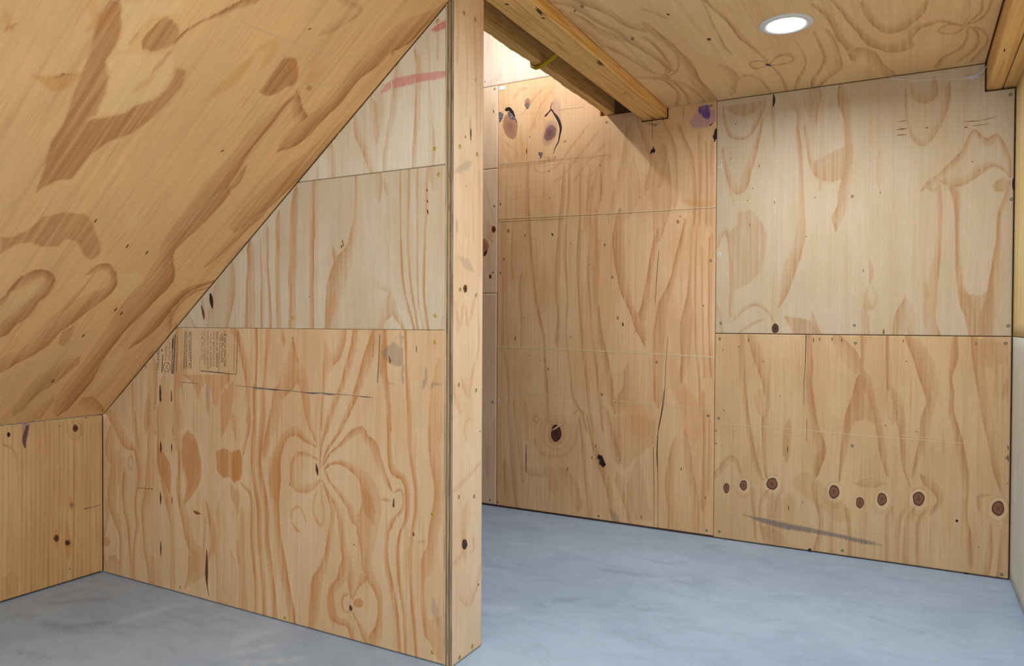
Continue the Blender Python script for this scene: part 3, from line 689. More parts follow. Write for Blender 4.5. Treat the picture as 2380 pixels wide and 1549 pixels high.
   ('G','S',0.3,[(-1609,450,15),(-1616,413,15),(-1638,383,15),(-1670,364,14),(-1706,361,15),(-1738,374,16),(-1761,402,17),(-1769,438,16),(-1761,475,16),(-1739,506,15),(-1706,525,14),(-1671,527,15),(-1639,513,16),(-1617,486,16),(-1609,450,16)]),
   ('G','S',0.3,[(-1815,392,25),(-1784,340,30),(-1708,324,27),(-1628,349,25),(-1574,421,23),(-1568,498,15)]),
   ('G','S',0.25,[(-1790,441,12),(-1775,497,13),(-1719,540,13),(-1649,544,13)]),
   ('G','S',0.45,[(-1991,595,26),(-1973,408,26),(-1956,221,26),(-1934,44,32)]),
   ('G','S',0.35,[(-1948,598,32),(-1915,366,32),(-1892,180,32)]),
   ('G','S',0.4,[(-1884,583,32),(-1873,416,21)]),
   ('G','S',0.4,[(-2011,263,22),(-1999,84,33)]),
   ('G','S',0.3,[(-1851,231,58),(-1788,219,37),(-1737,243,51),(-1707,154,62)]),
   ('G','S',0.35,[(-1647,234,60),(-1587,168,60),(-1567,80,60)]),
   ('G','S',0.5,[(-1550,531,20),(-1530,398,23),(-1520,265,23),(-1500,142,29),(-1489,27,29)]),
   ('G','S',0.6,[(-1502,543,23),(-1473,421,29),(-1434,318,39),(-1396,224,38),(-1367,122,38),(-1357,35,38)]),
   ('G','S',0.45,[(-1408,585,38),(-1370,455,38),(-1341,353,56)]),
   ('G','S',0.35,[(-1322,232,57),(-1275,116,56),(-1248,32,56)]),
   ('G','S',0.5,[(-1032,440,34),(-1048,329,51),(-1055,210,52),(-1037,94,52),(-1045,17,51)]),
   ('G','S',0.45,[(-981,486,34),(-963,363,42),(-946,273,34),(-929,158,42),(-927,17,42)]),
   ('G','S',0.5,[(-892,699,25),(-882,494,20),(-880,329,33),(-887,163,33)]),
   ('G','S',0.4,[(-858,578,16),(-859,249,20)]),
   ('H','P',0.24,[(-1370,561),(-1279,584),(-1127,560),(-1140,439),(-1205,382),(-1250,344),(-1295,287),(-1332,336),(-1369,429)]),
   ('H','P',0.28,[(-1250,309),(-1223,364),(-1187,247),(-1168,129),(-1141,38),(-1248,41),(-1285,201)]),
   ('G','S',0.7,[(-1797,519,8),(-1799,510,8),(-1803,502,8),(-1809,498,7),(-1816,498,8),(-1822,501,8),(-1827,508,8),(-1828,517,8),(-1827,526,8),(-1823,533,8),(-1816,537,7),(-1810,538,8),(-1803,534,8),(-1799,527,8),(-1797,519,8)]),
   ('G','S',0.7,[(-1580,569,5),(-1560,584,9),(-1536,577,10),(-1529,552,5)]),
   ('S','S',0.5,[(-1362,52,29),(-1344,28,39)]),
   ('H','P',0.4,[(-1628,453),(-1634,423),(-1650,398),(-1674,383),(-1701,381),(-1726,392),(-1743,414),(-1749,444),(-1743,474),(-1726,499),(-1702,514),(-1675,516),(-1651,505),(-1634,482)]),
   ('G','S',0.35,[(-1956,2323,16),(-1924,2351,20),(-1891,2356,15)]),
   ('G','S',0.35,[(-1907,2220,12),(-1859,2274,16),(-1820,2314,20),(-1780,2340,16)]),
   ('G','S',0.4,[(-1858,2122,12),(-1831,2175,16),(-1803,2242,16),(-1765,2292,16),(-1734,2315,12)]),
   ('G','S',0.35,[(-1830,2140,12),(-1803,2185,12),(-1780,2238,8)]),
   ('G','S',0.5,[(-1747,1959,21),(-1728,1953,31),(-1712,1955,21)]),
   ('G','S',0.5,[(-1790,1942,14),(-1724,1940,17)]),
   ('G','S',0.4,[(-1841,1919,7),(-1817,1889,8),(-1782,1878,8),(-1743,1888,9),(-1685,1914,11),(-1629,1977,15),(-1573,2039,15),(-1518,2101,15)]),
   ('G','S',0.35,[(-1704,1829,15),(-1666,1850,15),(-1609,1906,15),(-1535,1984,19),(-1463,2060,19)]),
   ('G','S',0.35,[(-1590,1819,15),(-1517,1914,19),(-1426,1989,18)]),
   ('G','S',0.35,[(-1516,1813,15),(-1444,1890,15),(-1383,1924,14)]),
   ('G','S',0.3,[(-2011,1911,8),(-2015,1857,8)]),
   ('G','S',0.3,[(-1970,1907,8),(-1970,1853,10)]),
   ('G','S',0.3,[(-1929,1921,8),(-1925,1849,10)]),
   ('G','S',0.3,[(-1885,1906,10),(-1881,1845,10)]),
   ('G','S',0.3,[(-2012,2073,11),(-1991,2052,14),(-1954,2030,18),(-1938,1982,19)]),
   ('A','S',0.4,[(-1922,2098,15),(-1906,2043,16),(-1901,1989,16)]),
   ('A','S',0.4,[(-2013,2278,15),(-1997,2283,14),(-1976,2273,10)]),
   ('A','S',0.35,[(-2024,2034,23),(-1995,1981,30)]),
   ('V','P',0.22,[(-1731,2256),(-1699,2283),(-1678,2248),(-1673,2182),(-1664,2140),(-1683,2156),(-1718,2209)]),
   ('V','P',1,[(-930,2121),(-904,2130),(-873,2125),(-868,2081),(-878,2054),(-901,2068),(-924,2094)]),
   ('W','P',0.4,[(-969,2055),(-944,2091),(-921,2117),(-848,2101),(-841,2044),(-872,2020),(-914,2016),(-960,2022)]),
   ('S','S',0.4,[(-1177,2069,12),(-1147,2063,18),(-1125,2069,12)]),
   ('G','S',0.45,[(-1195,2084,9),(-1165,2074,17)]),
   ('G','S',0.4,[(-1228,2083,29),(-1188,1968,29),(-1157,1876,30),(-1187,1747,31)]),
   ('G','S',0.4,[(-1114,2090,14),(-1053,1953,21),(-1037,1806,22),(-1044,1663,30)]),
   ('G','S',0.35,[(-1282,2053,48),(-1304,1906,48),(-1343,1760,41),(-1382,1613,41)]),
   ('G','S',0.35,[(-1424,1919,33),(-1464,1809,34),(-1505,1697,34),(-1521,1584,34)]),
   ('G','S',0.5,[(-1024,2035,23),(-992,1952,23),(-959,1870,23),(-942,1711,24),(-949,1554,24)]),
   ('G','S',0.45,[(-921,1983,16),(-915,1787,16),(-917,1552,16)]),
   ('G','S',0.45,[(-889,1940,15),(-880,1784,12),(-882,1550,16)]),
   ('G','S',0.4,[(-1105,1925,49),(-1096,1844,33),(-1128,1767,51)]),
   ('G','S',0.4,[(-858,1937,19),(-859,1548,15)]),
  ],marks=[
   ('knot','rustk','K',[(-1024.8,1563),(7.6,-0.5),(-0.1,10.7)]),
   ('knot','rustk','K',[(-1994.8,1572.3),(9.7,-0.5),(-0.1,12.1)]),
   ('knot','rustk','K',[(-2023.7,1414.1),(6.9,-0.3),(0,8.6)]),
   ('knot','rustk','K',[(-1371.5,1294.8),(7.1,-0.2),(-0.1,9.6)]),
   ('knot','rustk','K',[(-1947.5,966.6),(8.2,0.1),(-0.1,10.3)]),
   ('knot','rustk','K',[(-1741.6,800),(5.9,0.2),(0,7.6)]),
   ('knot','rustk','K',[(-1887.6,1540.7),(6.1,-0.3),(0,7.7)]),
   ('knot','rustk','K',[(-1340.5,1081.1),(7.1,0),(-0.1,9.6)]),
   ('knot','rustk','K',[(-1013.4,1589),(3.8,-0.3),(0,5.3)]),
   ('knot','rustk','K',[(-895.6,1141.5),(4.2,0),(0,6)]),
   ('knot','rustk','K',[(-1129.6,855.8),(6.7,0.2),(-0.1,9.3)]),
   ('scratch','pale','S',[(-2060.2,1749.4,2.6),(-1803.3,1757.4,2.5)]),
   ('scratch','pale','S',[(-2059.7,1645.3,3.5),(-1645.6,1636.7,3.3),(-1298.3,1630,3.2),(-836.4,1624.9,3.7)]),
   ('scratch','pale','S',[(-2059.7,1632.3,2.6),(-1645.5,1624.3,2.5),(-1298.2,1617.3,2.4),(-836.3,1613,2.2)]),
   ('scratch','pale','S',[(-2059.6,1618.4,1.7),(-1645.4,1612.7,2.5)]),
   ('scratch','pale','S',[(-2071.1,917,6.1),(-1641.1,911.2,5.8),(-1293.2,902.6,5.6),(-837.7,889.2,6)]),
   ('scratch','pale','S',[(-2054.7,658.6,3.5),(-1461.7,651.2,3.3),(-1128,638,3.1),(-835.6,630.1,3)]),
   ('scratch','darkline','S',[(-2059.7,1639.3,1.7),(-1645.5,1630.9,1.7),(-1298.2,1623.7,1.6),(-836.3,1618.9,1.5)]),
   ('scratch','darkline','S',[(-2059.6,1625.4,1.7),(-1645.5,1618.5,1.7)]),
   ('crack','darkwood','S',[(-1121.9,1426,1.6),(-1129.1,1325.6,2.4),(-1139.9,1155.1,1.6)]),
   ('crack','darkwood','S',[(-1071.1,984.9,1.2),(-1080.4,861.2,1.6),(-1088.5,675.1,2.4),(-1102.2,589,3.1),(-1117.5,511,3.1)]),
   ('fleck','ink','S',[(-1855.2,876.1,1.9),(-1854.2,872.7,4.8),(-1855.2,869.3,1.9)]),
   ('fleck','ink','S',[(-1788.7,848.2,1.9),(-1787.7,844.8,4.7),(-1788.6,841.4,1.9)]),
   ('fleck','ink','S',[(-1765.2,851.4,1.9),(-1764.3,848,4.7),(-1765.2,844.6,1.8)]),
   ('fleck','ink','S',[(-1609.9,978.7,1.8),(-1609,975.4,4.5),(-1609.8,972.1,1.8)]),
   ('fleck','ink','S',[(-1501.3,1368.9,1.7),(-1500.4,1365.6,4.4),(-1501.3,1362.4,1.8)]),
   ('fleck','ink','S',[(-1245.9,1011.8,1.6),(-1245.1,1008.6,4.1),(-1245.9,1005.5,1.6)]),
   ('fleck','ink','S',[(-1608.5,1485.4,1.8),(-1607.6,1482.1,4.5),(-1608.5,1478.8,1.8)]),
   ('fleck','ink','S',[(-1737.8,1740.5,1.8),(-1736.9,1737,4.6),(-1737.8,1733.8,1.9)]),
   ('fleck','ink','S',[(-1894.8,1084.3,1.9),(-1893.8,1080.9,4.8),(-1894.7,1077.5,1.9)]),
   ('fleck','ink','S',[(-1224.7,1706.3,1.6),(-1223.8,1703.1,4.1),(-1224.6,1700.1,1.7)]),
   ('fleck','ink','S',[(-1724.6,1544.4,3.5),(-1720,1537.5,8.7),(-1714.4,1529.7,3.5)]),
   ('fleck','brown','S',[(-1313.4,1057.3,4.2),(-1310.9,1047,10),(-1310,1037.4,3.3)]),
   ('knot','bigknot','K',[(-1691.2,450.1),(31.1,2.4),(-0.3,47.4)]),
   ('resin_pocket','ink','P',[(-1443.9,358.3),(-1429.7,351.6),(-1423.1,355.8),(-1410.7,328.6),(-1399.3,305),(-1417,289.2),(-1424.7,300.8),(-1438.8,306.5),(-1436.1,326.3),(-1448.5,338.4)]),
   ('crack','darkwood','S',[(-1089.4,714.3,2.1),(-1101.6,603.7,3.4),(-1118.2,509.2,2.6),(-1123.4,389.8,6.1),(-1118.1,254.2,1.7),(-1116.2,3.2,1.7)]),
   ('crack','darkwood','S',[(-1143.8,422.1,2.6),(-1137.9,217.9,1.8),(-1136.4,17.4,1.8)]),
   ('crack','darkwood','S',[(-1874.6,378.2,2.1),(-1875.2,294.2,5.2),(-1875.8,214.7,3.1)]),
   ('splinter','pale','S',[(-1718.4,462.7,2.7),(-1683.3,485.4,7.3),(-1653.5,510.2,2.7)]),
   ('fleck','rust','S',[(-1479.9,343.5,2.9),(-1478.9,335.6,7.6),(-1479.8,327.5,2.8)]),
   ('fleck','rust','S',[(-1458.5,407.6,2.9),(-1457.5,399.7,7.6),(-1458.4,391.6,2.8)]),
   ('fleck','rust','S',[(-1622.3,269.7,3),(-1621.3,261.7,7.9),(-1622.2,253.4,2.9)]),
   ('fleck','rust','S',[(-999.4,331.4,2.6),(-998.5,324,6.8),(-999.3,316.4,2.5)]),
   ('fleck','rust','S',[(-1204.8,61.4,2.7),(-1203.9,53.8,7.1),(-1204.7,45.9,2.6)]),
   ('fleck','rust','S',[(-877,200.1,2.5),(-876.1,192.8,6.5),(-876.8,185.3,2.4)]),
   ('knot','rustk','P',[(-2027.1,2214.8),(-2033.2,2183.2),(-2024.7,2142.5),(-2003.8,2104.1),(-1970.9,2084.1),(-1952.6,2090.8),(-1942.6,2132.5),(-1940.8,2175),(-1955.2,2205.4),(-1988.1,2231.2),(-2012.8,2230.9)]),
   ('resin_pocket','ink','P',[(-2021.2,2257.2),(-2012.9,2266.9),(-1992.4,2269.4),(-1978,2258.5),(-1963.5,2238.7),(-1954.4,2212.5),(-1958.5,2205.8),(-1971.7,2229),(-1988.1,2242),(-1996.4,2248.5),(-2010.8,2246.8)]),
   ('resin_pocket','greyink','P',[(-2004.6,2240.6),(-1988.1,2240.2),(-1967.6,2224.9),(-1951.1,2201.3),(-1940.9,2182.2),(-1946.9,2175.8),(-1955.2,2194.7),(-1975.6,2193.8),(-1992.1,2210.2)]),
   ('resin_streak','ink','S',[(-1987.9,2199,6.6),(-1989,2177.6,14.6),(-1984.8,2162.7,10.2)]),
   ('resin_streak','greyink','S',[(-1984.8,2162.7,9.5),(-1980.2,2140.7,12),(-1977.2,2117,4)]),
   ('resin_pocket','greyink','P',[(-2059.3,2251.6),(-2046,2246.2),(-2029.3,2236.7),(-2035.4,2215.9),(-2045.7,2195.6),(-2057.4,2191.4)]),
   ('knot','pinkk','P',[(-1763.8,2152.4),(-1732.8,2165.8),(-1698.1,2151),(-1692.1,2115.6),(-1699.6,2074.9),(-1724.4,2039.7),(-1759.1,2021),(-1780.6,2032.1),(-1784.8,2071.1),(-1771.4,2114.9)]),
   ('knot','purplek','P',[(-1759.7,2127.5),(-1728.8,2144.5),(-1703.7,2127.4),(-1700.4,2088.9),(-1720.6,2056.6),(-1751.5,2042.8),(-1774.1,2055.9),(-1769.3,2097.2)]),
   ('resin_streak','ink','S',[(-1769.8,2186.4,6.3),(-1760.1,2193.8,10.3),(-1746.6,2205.9,6.3),(-1730,2217.6,8.1),(-1713.7,2194.6,9),(-1698.3,2175.2,15.4),(-1680.8,2141.8,15.9),(-1673,2106.3,13),(-1680.4,2069.2,7.8),(-1687.1,2038.8,6.3),(-1704.9,2009.7,4.7),(-1717,1976.3,1.2)]),
   ('resin_streak','ink','S',[(-1730.8,2216,4.6),(-1733.2,2237.2,3.9),(-1723.7,2256.7,2)]),
   ('knot','rustk','P',[(-1895,2279),(-1887,2299.1),(-1875.1,2304.5),(-1863,2292.2),(-1858.9,2270.4),(-1866.8,2250.3),(-1876.7,2239.3),(-1888.8,2253.4)]),
   ('knot','greyink','P',[(-1891.7,2271.5),(-1882.9,2275.6),(-1866.1,2269.7),(-1868.8,2250.6),(-1876.7,2240.4),(-1886.8,2253.1)]),
   ('resin_streak','rust','S',[(-1880.7,2023.9,2.4),(-1880.6,2008,8),(-1880.1,1992,2)]),
   ('resin_pocket','greyink','P',[(-1806.7,1996.4),(-1796.1,1991.8),(-1784.3,1992.3),(-1782.3,1979.8),(-1790,1963.1),(-1799.8,1958.8),(-1797.1,1970.8),(-1807.8,1982.5)]),
   ('scratch','pale','S',[(-2057,1954.9,1.8),(-1801.7,1950.3,1.8),(-1572.3,1948.8,1.7),(-1383.3,1940.5,1.7)]),
   ('scratch','pale','S',[(-2056.9,1941.1,1.5),(-1762.5,1936.4,1.4),(-1383.2,1927.8,1.3)]),
   ('scratch','pale','S',[(-2056.9,1928.8,1.1),(-1762.4,1919,1.1),(-1498.4,1920.7,1)]),
   ('scratch','pale','S',[(-2013.5,2374,4.3),(-1745.6,2360.6,3.1)]),
   ('scratch','pale','S',[(-1951.2,2219.2,1.8),(-1764.2,2217,1.4)]),
   ('scratch','darkline','S',[(-1687,2210,1),(-1536.9,2206.6,1)]),
   ('scratch','darkline','S',[(-2057,1947.6,1.1),(-1762.6,1942.7,1.1),(-1383.3,1933.8,1)]),
   ('scratch','darkline','S',[(-2056.9,1935,0.7),(-1762.5,1930.5,1.1)]),
   ('paint_patch','white','P',[(-2057.1,2394.9),(-2019.4,2392.1),(-2019.3,2372.7),(-2034.2,2371.3),(-2055.8,2373.8)]),
   ('fleck','ink','S',[(-1651.7,2038.2,2.2),(-1651.3,2034.7,5.3),(-1651.6,2031.3,2.3)]),
   ('fleck','ink','S',[(-1644.1,2040.8,2.2),(-1643.7,2037.3,5.3),(-1644.1,2033.9,2.3)]),
   ('fleck','ink','S',[(-1443.8,1889.8,2.1),(-1443.4,1886.4,5),(-1443.7,1883.1,2.2)]),
   ('fleck','ink','S',[(-1742,1886.6,2.3),(-1741.6,1883.1,5.4),(-1742,1879.6,2.3)]),
   ('fleck','ink','S',[(-1862.7,2089.1,2.4),(-1862.3,2085.5,5.6),(-1862.7,2082,2.4)]),
   ('fleck','ink','S',[(-2152.2,2439.2,2.5),(-2151.7,2435.5,6),(-2152.1,2431.9,2.6)]),
   ('resin_pocket','ink','P',[(-843.9,2004.2),(-835.6,2003.7),(-835.2,1954.5),(-840.7,1952.3),(-844.8,1941.5),(-850.4,1943.6),(-847.7,1953.1),(-854.2,1958.1),(-850.6,1964.7),(-860.5,1971.5),(-850.7,1971.8),(-849.3,1982.9)]),
   ('resin_streak','ink','S',[(-872.1,2020.3,2.4),(-863.7,2027.5,5.4),(-855.9,2033.8,2.4)]),
   ('crack','ink','S',[(-1000.8,2131.8,1.7),(-1000.4,2072.9,0.9)]),
   ('crack','darkwood','S',[(-1164.9,2085.5,1.8),(-1160.1,2055.5,2.4),(-1159.5,1982.2,1.2)]),
   ('resin_pocket','ink','P',[(-1154.2,1956.7),(-1148.8,1941.5),(-1142.7,1929.8),(-1150.1,1918.2),(-1161.5,1923.8),(-1166.8,1914.1),(-1171.4,1920.5),(-1165.4,1932.3),(-1169.2,1936.4),(-1157.9,1938.8)]),
  ],screws=[
   ('steel',-1415,1466),
   ('steel',-2045,1336),
   ('steel',-1425,676),
   ('steel',-860,1362),
   ('steel',-867,599),
   ('steel',-2047,1728),
   ('white',-2053,612),
   ('steel',-1425,676),
   ('steel',-866,600),
   ('steel',-2056,29),
   ('steel',-1440,29),
   ('steel',-870,32),
   ('steel',-2034,2381),
   ('steel',-1408,2108),
   ('steel',-864,2119),
   ('steel',-1146,2060),
  ],texts=[
  ]),
 'bur': dict(
  layers=[
   ('H','P',0.5,[(-803,2106),(-732,2108),(-609,2114),(-647,2065),(-700,2044),(-763,2064)]),
   ('G','S',0.55,[(-803,2102,13),(-794,2028,15),(-774,1969,18),(-739,1948,19),(-692,1948,20),(-662,1988,24),(-639,2040,24),(-617,2092,19)]),
   ('G','S',0.6,[(-805,1901,13),(-793,1819,19),(-772,1760,31),(-744,1702,46),(-713,1715,49),(-690,1777,40),(-668,1846,32),(-646,1922,24),(-624,2022,13)]),
   ('G','S',0.4,[(-752,1646,12),(-768,1688,12)]),
   ('G','S',0.35,[(-579,2095,15),(-575,2016,15),(-566,1890,10)]),
   ('G','S',0.35,[(-491,2090,42),(-461,2039,28),(-460,1978,22)]),
   ('G','S',0.5,[(-404,2100,85),(-404,2039,56),(-396,1996,28)]),
   ('G','S',0.6,[(-279,2112,40),(-271,2051,47),(-257,1989,34),(-253,1914,27),(-248,1824,34),(-254,1735,41),(-267,1647,49),(-274,1587,42),(-294,1536,50),(-297,1510,31)]),
   ('G','S',0.5,[(-431,1959,17),(-424,1897,17),(-412,1827,21),(-387,1763,35),(-358,1745,59),(-303,1740,77),(-268,1767,61)]),
   ('G','S',0.62,[(-468,1956,21),(-456,1847,22),(-450,1731,22),(-446,1615,25),(-445,1523,36),(-452,1446,44),(-470,1377,52),(-491,1324,60),(-505,1262,52),(-519,1200,37),(-545,1130,11)]),
   ('G','S',0.4,[(-365,1700,21),(-365,1670,14)]),
   ('G','S',0.5,[(-829,1433,16),(-810,1489,25),(-786,1503,23),(-770,1454,24),(-765,1357,19),(-760,1236,19),(-763,1099,19)]),
   ('G','S',0.4,[(-827,1132,16),(-802,1002,19)]),
   ('G','S',0.42,[(-739,1083,16),(-693,1131,19),(-639,1147,19),(-593,1115,15),(-561,1063,9)]),
   ('G','S',0.38,[(-723,1011,16),(-669,1051,19),(-615,1075,13)]),
   ('G','S',0.45,[(-395,1098,14),(-387,1045,29),(-366,1007,22)]),
   ('G','S',0.5,[(-27,2067,13),(-23,2002,13),(-16,1936,12),(0,1876,19),(23,1845,26),(45,1835,29),(75,1867,27),(106,1927,26),(123,1982,25),(132,2058,25)]),
   ('G','S',0.5,[(-2,2078,18),(11,2040,31),(43,2025,43),(74,2038,42),(79,2080,32)]),
   ('G','S',0.55,[(68,1655,35),(90,1674,28),(126,1706,28),(162,1745,24),(192,1784,23),(209,1831,19),(226,1863,17),(256,1825,24),(280,1809,35),(302,1833,21),(320,1811,17),(338,1761,22),(350,1712,17),(356,1664,9)]),
   ('G','S',0.52,[(114,1665,21),(163,1653,42),(211,1670,35),(246,1702,42),(292,1718,21),(333,1693,15),(355,1660,9)]),
   ('G','S',0.68,[(133,1663,18),(164,1604,30),(171,1526,24),(171,1442,18),(175,1358,18),(179,1273,24),(189,1203,30),(205,1146,48),(223,1090,42),(236,1013,42)]),
   ('G','S',0.62,[(99,1645,18),(106,1573,18),(107,1467,18),(102,1375,22),(94,1304,31),(85,1233,37),(77,1162,50),(71,1090,50),(91,1012,44)]),
   ('G','S',0.62,[(353,1637,12),(340,1570,18),(321,1502,17),(319,1420,23),(319,1351,35),(314,1283,46),(309,1214,52),(299,1145,53),(282,1076,59),(277,1010,58)]),
   ('G','S',0.45,[(-159,1335,11),(-149,1283,20),(-155,1246,13)]),
   ('G','S',0.45,[(-181,1128,20),(-177,1076,33),(-173,1009,33)]),
   ('G','S',0.58,[(-18,1163,15),(-17,1119,58),(-23,1076,78),(-48,1010,39)]),
   ('G','S',0.52,[(2,1076,38),(9,1011,32)]),
   ('G','S',0.42,[(96,1674,17),(68,1669,21),(62,1641,15),(84,1625,17),(102,1645,8)]),
   ('G','S',0.22,[(-124,1796,26),(-123,1693,33)]),
   ('H','P',0.4,[(-401,1795),(-338,1826),(-235,1868),(-234,1771),(-254,1720),(-302,1702),(-309,1695),(-358,1707),(-386,1717)]),
   ('H','P',0.36,[(-735,1589),(-674,1600),(-619,1533),(-596,1469),(-603,1391),(-625,1297),(-678,1243),(-748,1212),(-761,1317),(-758,1438),(-774,1495),(-735,1533)]),
   ('H','P',0.55,[(-518,1091),(-452,1083),(-395,1068),(-366,1007),(-481,1005),(-503,1060)]),
   ('H','P',0.42,[(192,1189),(252,1174),(309,1214),(311,1111),(300,1011),(224,1010),(211,1118)]),
   ('H','P',0.55,[(293,1628),(307,1651),(333,1659),(349,1640),(348,1617),(328,1601),(302,1603)]),
   ('L','P',0.9,[(346,1634),(344,1627),(340,1622),(334,1619),(327,1620),(321,1623),(317,1629),(315,1637),(316,1644),(321,1649),(327,1652),(334,1651),(340,1647),(344,1641)]),
   ('A','S',0.6,[(195,1181,37),(210,1153,37)]),
   ('A','S',0.5,[(57,1219,19),(61,1184,25)]),
   ('A','S',0.6,[(-168,1213,9),(-175,1172,20),(-164,1128,28),(-141,1135,11),(-131,1172,8),(-145,1213,8)]),
   ('A','S',0.35,[(-292,2084,20),(-271,2066,34)]),
  ],marks=[
   ('knot','bigknot','K',[(-556.3,1032.1),(15.7,0.1),(-0.2,22.8)]),
   ('resin_streak','ink','S',[(-573.6,2132.7,4.4),(-571.1,2101.2,11.3),(-575.3,2072.1,2.3)]),
   ('resin_streak','ink','S',[(364.9,1652.6,4.5),(364.6,1628.8,7.9),(364.9,1607,3.4)]),
   ('fleck','rust','S',[(-60.5,1904.1,1.5),(-39.7,1904.1,5.8),(-18.9,1904,1.5)]),
   ('fleck','rust','S',[(-57.6,1937.8,1.5),(-38.4,1937.9,2.9),(-19.3,1937.9,1.5)]),
   ('fleck','rust','S',[(-60.3,1880.1,1.5),(-41,1878.9,5.1),(-21.8,1877.7,1.4)]),
   ('fleck','rust','S',[(49.1,1897,1.5),(55,1898.1,5.8),(60.9,1899.1,1.5)]),
   ('fleck','rust','S',[(190.6,1881.6,1.4),(197.2,1881.8,6.3),(203.7,1882,1.4)]),
   ('fleck','rust','S',[(190.4,1906,1.4),(220.1,1904.6,2.8),(249.5,1903.3,1.4)]),
   ('fleck','rust','S',[(220.3,1884.8,1.4),(249.7,1885.3,2.1),(278.8,1885.7,1.4)]),
   ('fleck','rust','S',[(252.4,1905,1.4),(277.1,1908.3,2.1),(301.6,1911.6,1.4)]),
   ('fleck','ink','S',[(-746.9,2019,3.1),(-746.1,2012.5,3.1)]),
   ('fleck','ink','S',[(-767.6,1855.5,3.1),(-766.7,1849,3.1)]),
   ('fleck','ink','S',[(-665.2,1702.1,3),(-664.3,1695.7,3)]),
   ('fleck','ink','S',[(-389.2,1636.7,2.8),(-388.5,1630.5,2.8)]),
   ('fleck','ink','S',[(-424.7,1459.9,2.9),(-423.9,1453.8,2.9)]),
   ('fleck','ink','S',[(221.9,1738,2.3),(222.5,1732.4,2.3)]),
   ('fleck','ink','S',[(247,1698.7,2.3),(247.7,1693.1,2.3)]),
   ('fleck','ink','S',[(-689.3,1644.5,3.1),(-688.5,1638.1,3.1)]),
   ('fleck','rust','S',[(-637.1,1811,1.5),(-636.2,1803.1,4.6),(-636.9,1795.2,1.5)]),
   ('fleck','rust','S',[(-566.1,1631.9,1.5),(-565.3,1624,4.5),(-566,1616.2,1.5)]),
   ('fleck','rust','S',[(-185.9,1301,1.3),(-185.1,1293.5,4),(-185.7,1286.1,1.3)]),
   ('fleck','rust','S',[(-121.6,1642,1.3),(-120.8,1634.6,3.9),(-121.4,1627.3,1.3)]),
   ('fleck','rust','S',[(-676.8,1533.1,1.5),(-675.9,1525.1,4.6),(-676.6,1517.2,1.6)]),
   ('scratch','pale','S',[(-751.6,1634.8,3.2),(-658.5,1637.4,4)]),
   ('scratch','pale','S',[(-136.8,1381.9,2.2),(-97.4,1391.2,2.2)]),
   ('scratch','pale','S',[(-90.7,1365.3,2.2),(-58.3,1373.4,2.2)]),
   ('fleck','rust','S',[(-101.7,1031.7,3.3),(-101.5,1018.5,8.5),(-102.7,1009.7,5.3)]),
  ],screws=[
   ('steel',-233,1627),
   ('steel',359,1568),
   ('steel',-219,1048),
   ('steel',354,1049),
   ('steel',-809,1055),
   ('steel',352,1997),
   ('white',-819,1821),
   ('white',-819,1390),
  ],texts=[
  ]),
 'blr': dict(
  layers=[
   ('G','S',0.58,[(-716,1000,42),(-707,868,30),(-698,740,25),(-684,629,25),(-671,528,25),(-654,444,25),(-633,369,25),(-608,308,12)]),
   ('G','S',0.58,[(-667,996,33),(-637,912,49),(-612,828,41),(-596,761,32),(-595,685,35),(-602,584,24),(-601,465,19),(-596,364,16),(-584,323,12)]),
   ('G','S',0.3,[(-619,701,65),(-611,642,49)]),
   ('G','S',0.68,[(-409,1000,28),(-404,877,27),(-407,770,31),(-391,656,31),(-375,567,34),(-351,487,46),(-358,421,30),(-373,362,22)]),
   ('G','S',0.62,[(-171,812,44),(-142,711,29),(-123,633,29),(-108,555,28),(-97,477,28),(-79,393,14)]),
   ('G','S',0.62,[(-193,803,36),(-213,699,43),(-234,625,43),(-251,528,29),(-262,430,22),(-272,348,10)]),
   ('G','S',0.5,[(-289,985,46),(-244,921,68),(-207,859,60)]),
   ('G','S',0.5,[(-180,998,29),(-183,915,17),(-186,827,14)]),
   ('G','S',0.62,[(-85,1000,14),(-84,886,17),(-79,792,21),(-58,731,50),(-37,670,42),(-25,577,28),(-18,500,25),(-14,423,14),(8,347,8)]),
   ('G','S',0.3,[(-72,746,42),(-64,652,42)]),
   ('G','S',0.58,[(1,993,42),(35,936,62),(56,875,68),(70,799,54),(84,723,40),(65,645,40),(53,552,27),(33,466,20),(17,395,11)]),
   ('G','S',0.5,[(76,891,40),(93,815,33),(97,739,26),(85,677,20)]),
   ('G','S',0.64,[(169,1003,19),(164,909,32),(152,833,16),(159,757,19),(156,689,23),(173,622,26),(187,548,33),(204,459,32),(214,370,26),(212,295,19),(213,227,19),(226,169,19),(234,43,19)]),
   ('G','S',0.58,[(236,1000,25),(250,911,38),(263,822,38),(277,734,38),(290,646,38),(303,558,25),(317,470,28),(330,405,19),(344,352,10)]),
   ('G','S',0.3,[(293,971,75),(306,898,50)]),
   ('G','S',0.5,[(-834,306,33),(-800,344,33),(-758,400,33),(-732,385,26),(-715,344,14)]),
   ('G','S',0.48,[(-652,256,20),(-647,189,20),(-639,105,20),(-634,37,20)]),
   ('G','S',0.48,[(-595,237,31),(-615,193,19),(-614,125,25),(-589,18,25)]),
   ('G','S',0.52,[(-567,224,32),(-578,130,24),(-581,11,32)]),
   ('G','S',0.52,[(-535,219,32),(-542,118,40),(-541,8,40)]),
   ('G','S',0.52,[(-380,304,23),(-372,247,23),(-352,184,23),(-348,127,22),(-366,18,30)]),
   ('G','S',0.45,[(-304,231,18),(-307,149,22),(-309,15,22)]),
   ('G','S',0.48,[(-245,214,18),(-229,136,18),(-225,16,22)]),
   ('G','S',0.48,[(-67,229,20),(-80,180,21),(-78,19,21)]),
   ('G','S',0.45,[(-18,235,20),(-38,178,20),(-44,21,21)]),
